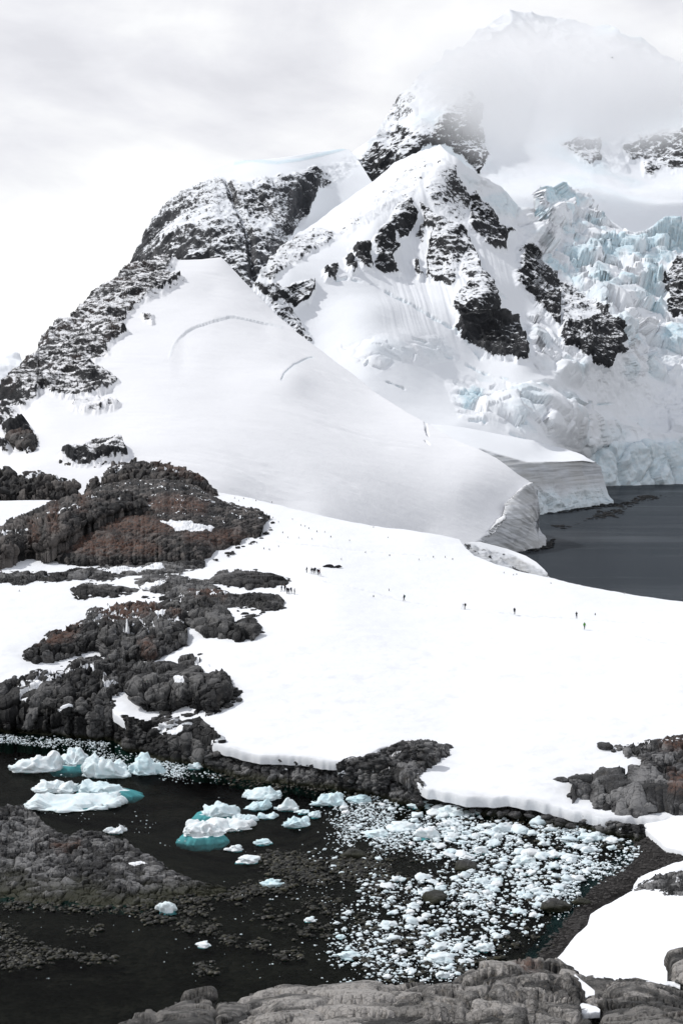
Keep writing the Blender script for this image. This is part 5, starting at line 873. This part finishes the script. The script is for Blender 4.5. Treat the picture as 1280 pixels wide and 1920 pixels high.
def add_person(px, py, label, jacket, trousers, pose='stand', turn=0.0, pack=None, hat=None, pole=False, group=None, h=1.78):
    g = ground(px, py); root = bpy.data.objects.new('person', None); COL.objects.link(root); root.location = (g[0], g[1], g[2] - 0.02); root.rotation_euler = (0, 0, turn); root.scale = (h / 1.8,) * 3
    tag(root, label, 'person', group); me = person_mesh(jacket, trousers, pose); o = bpy.data.objects.new('body', me); COL.objects.link(o); o.parent = root
    if pack: box_mesh('backpack', 0, 0.22, 1.22, 0.34, 0.22, 0.54, pack, root)
    if hat: box_mesh('hat', 0, -0.03, 1.76, 0.20, 0.22, 0.11, hat, root, 0.05)
    if pole: rod('trekking_pole', (0.30, -0.42, 0.02), (0.28, -0.2, 1.0), 0.014, M_metal, root)
    return root
add_person(757, 1127, 'hiker with a teal backpack walking left across the open snow', M_black, M_black, 'walk', -1.2, M_teal, pole=True)
add_person(871, 1143, 'dark-clothed photographer bending toward a tripod on the snow', M_black, M_black, 'tripod', -1.3, M_black)
gx = ground(867, 1142); tr = bpy.data.objects.new('tripod', None); COL.objects.link(tr); tr.location = gx; tag(tr, 'thin camera tripod standing on the snow in front of the bending photographer', 'tripod')
for k in range(3): a = k * 2.094 + 0.4; rod('leg', (0.45 * math.cos(a), 0.45 * math.sin(a), 0), (0, 0, 1.15), 0.022, M_metal, tr)
box_mesh('camera_body', 0, 0, 1.25, 0.16, 0.12, 0.14, M_black, tr, 0.02)
add_person(964, 1152, 'hiker all in black standing alone near the middle of the trail', M_black, M_black, 'stand', 0.3, M_black)
add_person(1080, 1160, 'hiker in navy holding a camera up, right-hand end of the trail', M_navy, M_navy, 'photo', 3.0, M_black)
add_person(1095, 1180, 'hiker in a bright green jacket walking below the trail', M_green, M_black, 'walk', 2.6, M_green)
G1 = [(575, 1074, 'hiker in black standing apart at the left of the upper group', M_black, M_black, None, None), (584, 1076, 'upper-group hiker in an orange hat', M_black, M_navy, M_black, M_orange), (588, 1076, 'upper-group hiker in black just right of the orange hat', M_black, M_black, None, None), (591, 1075, 'upper-group hiker in navy at the centre', M_navy, M_black, M_black, None), (596, 1078, 'upper-group hiker in black before the maroon one', M_black, M_black, M_black, None), (599, 1079, 'upper-group hiker in a maroon jacket at the right end', M_maroon, M_navy, M_black, M_maroon)]
for k, (x, y, lab, j, t_, pk, ht) in enumerate(G1): add_person(x, y, lab, j, t_, 'walk' if k % 2 else 'stand', 0.4 * k - 1, pk, ht, group='upper group of hikers')
G2 = [(528, 1109, 'hiker at the left end of the lower group by the dark rock', M_navy, M_black, None), (534, 1109, 'lower-group hiker with a wide dark pack, second from the left end', M_black, M_black, M_navy), (538, 1113, 'lower-group hiker in black left of the close pair', M_black, M_black, None), (541, 1114, 'lower-group hiker in black with a pack, foremost of the close pair', M_black, M_navy, M_black), (546, 1113, 'lower-group hiker stepping forward with pale trim', M_navy, M_black, M_metal), (552, 1115, 'hiker in black at the right end of the lower group', M_black, M_black, None)]
for k, (x, y, lab, j, t_, pk) in enumerate(G2): add_person(x, y, lab, j, t_, 'stand' if k % 2 else 'walk', 0.5 * k - 1.2, pk, group='lower group of hikers')
bag = lump_mesh('gear_bag', M_black, 200, 3, 0.7, 0.15, 0.7)
for k, (x, y, s, lab) in enumerate([(617, 1063, 0.65, 'largest black gear bag lying on snow right of the upper group'), (609, 1063, 0.35, 'small black gear bag left of the largest bag'), (622, 1064, 0.4, 'black gear bag touching the right of the largest bag'), (634, 1064, 0.6, 'square black gear bag at the right end of the row'), (628, 1064, 0.3, 'smallest black gear bag beside the square one')]):
    g = ground(x, y); put('gear_bag', bag, (g[0], g[1], g[2] + s * 0.45), (s * 1.5, s * 0.8, s * 0.8), (0, 0, 0.2 * k), lab, 'bag', 'gear bags on the snow')

# ------------------------------------------------------------------ penguins and a gull
def penguin_mesh():
    ch = [[(0, 0, 0.22, 0.115), (0, 0.0, 0.36, 0.105), (0, -0.01, 0.50, 0.060), (0, -0.02, 0.58, 0.056), (0, -0.11, 0.575, 0.012)], [(0, 0, 0.22, 0.115), (0, 0.02, 0.08, 0.07), (0, 0.15, 0.03, 0.015)]]
    for s in (-1, 1):
        ch.append([(0, 0.0, 0.36, 0.105), (0.12 * s, 0.01, 0.36, 0.03), (0.16 * s, 0.02, 0.24, 0.022), (0.17 * s, 0.04, 0.16, 0.010)]); ch.append([(0, 0.02, 0.08, 0.07), (0.05 * s, 0.0, 0.03, 0.03), (0.055 * s, -0.08, 0.015, 0.016)])
    me = tube_mesh(ch, 1)
    for m in (M_black, plain('white_feathers', (0.75, 0.74, 0.72)), M_orange): me.materials.append(m)
    for p in me.polygons:
        x, y, z = p.center; p.material_index = 2 if (z < 0.035 and y < 0.05) or (z > 0.54 and y < -0.085) else (1 if 0.05 < z < 0.48 and y < -0.035 and abs(x) < 0.095 else 0)
    return me
PENG = penguin_mesh()
PG = [(480, 940), (510, 943), (540, 1009), (522, 1026), (467, 1012), (470, 1020), (564, 986), (572, 988), (579, 992), (594, 998), (609, 999), (530, 1000), (475, 1020), (482, 1019), (462, 1014), (700, 990), (727, 1010), (685, 1037), (730, 1043), (785, 1051), (812, 1046), (834, 1046), (848, 1050), (944, 1076), (962, 1080), (968, 1079), (1032, 1096), (729, 1108), (1115, 1154), (1170, 1114), (440, 935), (448, 940), (457, 936), (500, 966), (512, 972), (522, 980), (548, 975), (560, 1010), (495, 1030), (505, 1032), (585, 1012), (620, 1008), (655, 1015), (37, 1110), (700, 1120), (640, 1050)]
rp = random.Random(9)
for x, y in PG:
    g = ground(x, y); put('penguin', PENG, (g[0], g[1], g[2] + 0.02), (1.0,) * 3, (0, 0, rp.uniform(0, 6.28)), 'tiny dark penguin standing on the snow saddle', 'penguin', 'penguins on the snow saddle')
for k in range(26):
    x = rp.uniform(178, 345); y = poly_at([(42, 1230), (70, 1206), (100, 1186), (140, 1171), (163, 1166), (173, 1147), (195, 1136), (230, 1131), (280, 1133), (310, 1137), (345, 1141)], x) + rp.uniform(-1, 14)
    g = ground(x, y); put('penguin', PENG, (g[0], g[1] - 0.4, g[2] + 0.35), (1.15,) * 3, (0, 0, rp.uniform(0, 6.28)), 'tiny penguin lined up on the rusty top of the humpbacked outcrop', 'penguin', 'penguins on the rusty outcrop')
bm = bmesh.new()
def tri(*c): bm.faces.new([bm.verts.new(v) for v in c])
for s in (-1, 1):
    tri((0, 0.16, 0.02), (0.3 * s, 0.12, 0.14), (0.32 * s, -0.05, 0.13), (0, -0.12, 0.02)); tri((0.3 * s, 0.12, 0.14), (0.72 * s, -0.02, 0.06), (0.32 * s, -0.05, 0.13))
bmesh.ops.create_icosphere(bm, subdivisions=2, radius=0.1, matrix=Matrix.Diagonal((1, 3.2, 1, 1)))
bmesh.ops.create_icosphere(bm, subdivisions=2, radius=0.075, matrix=Matrix.Translation((0, 0.32, 0.03)))
me = bpy.data.meshes.new('gull'); bm.to_mesh(me); bm.free(); me.materials.append(plain('gull_feathers', (0.35, 0.35, 0.36))); gl = bpy.data.objects.new('gull', me); COL.objects.link(gl)
gl.location = unproj(np.array([1147.]), np.array([108.]), np.array([520.]))[0]; gl.rotation_euler = (0.1, 0.2, 1.2); tag(gl, 'small grey gull flying before the clouded summit', 'bird')

# ------------------------------------------------------------------ cloud on the summit
def cloud(name, px, py, Y, rx, ry, rz, dens, seed, sc=2.2, soft=0.9):
    c = unproj(np.array([float(px)]), np.array([float(py)]), np.array([float(Y)]))[0]; bm = bmesh.new(); bmesh.ops.create_icosphere(bm, subdivisions=3, radius=1.0); me = bpy.data.meshes.new(name); bm.to_mesh(me); bm.free()
    o = bpy.data.objects.new(name, me); COL.objects.link(o); o.location = c; o.scale = (rx, ry, rz); tag(o, kind='stuff')
    m = bpy.data.materials.new(name); m.use_nodes = True; t = m.node_tree; t.nodes.clear(); p = t.nodes.new('ShaderNodeTexCoord').outputs['Object']
    ln = t.nodes.new('ShaderNodeVectorMath'); ln.operation = 'LENGTH'; L(t, p, ln.inputs[0])
    n = noise(t, mapping(t, p, (1, 1, 1), (0, 0, 0), (seed, seed, 0)), sc, 4, 0.55)
    v = math_(t, 'ADD', math_(t, 'SUBTRACT', 1.0, ln.outputs['Value']), math_(t, 'MULTIPLY', math_(t, 'SUBTRACT', n, 0.5), soft))
    d = math_(t, 'MULTIPLY', ramp(t, v, [(0.10, 0.0), (0.62, 1.0)], 'EASE'), ramp(t, ln.outputs['Value'], [(0.75, 1.0), (0.98, 0.0)]))
    pv = t.nodes.new('ShaderNodeVolumePrincipled'); pv.inputs['Color'].default_value = (0.993, 0.993, 0.997, 1); pv.inputs['Anisotropy'].default_value = 0.0; L(t, math_(t, 'MULTIPLY', d, dens), pv.inputs['Density'])
    mo = t.nodes.new('ShaderNodeOutputMaterial'); L(t, pv.outputs[0], mo.inputs['Volume']); me.materials.append(m); return o
cloud('cloud', 1050, 165, 2420, 355, 160, 170, 0.0140, 3.0)
cloud('cloud', 800, 110, 2400, 190, 100, 95, 0.0022, 8.0)
cloud('cloud', 1240, 175, 2560, 240, 120, 110, 0.006, 12.0)
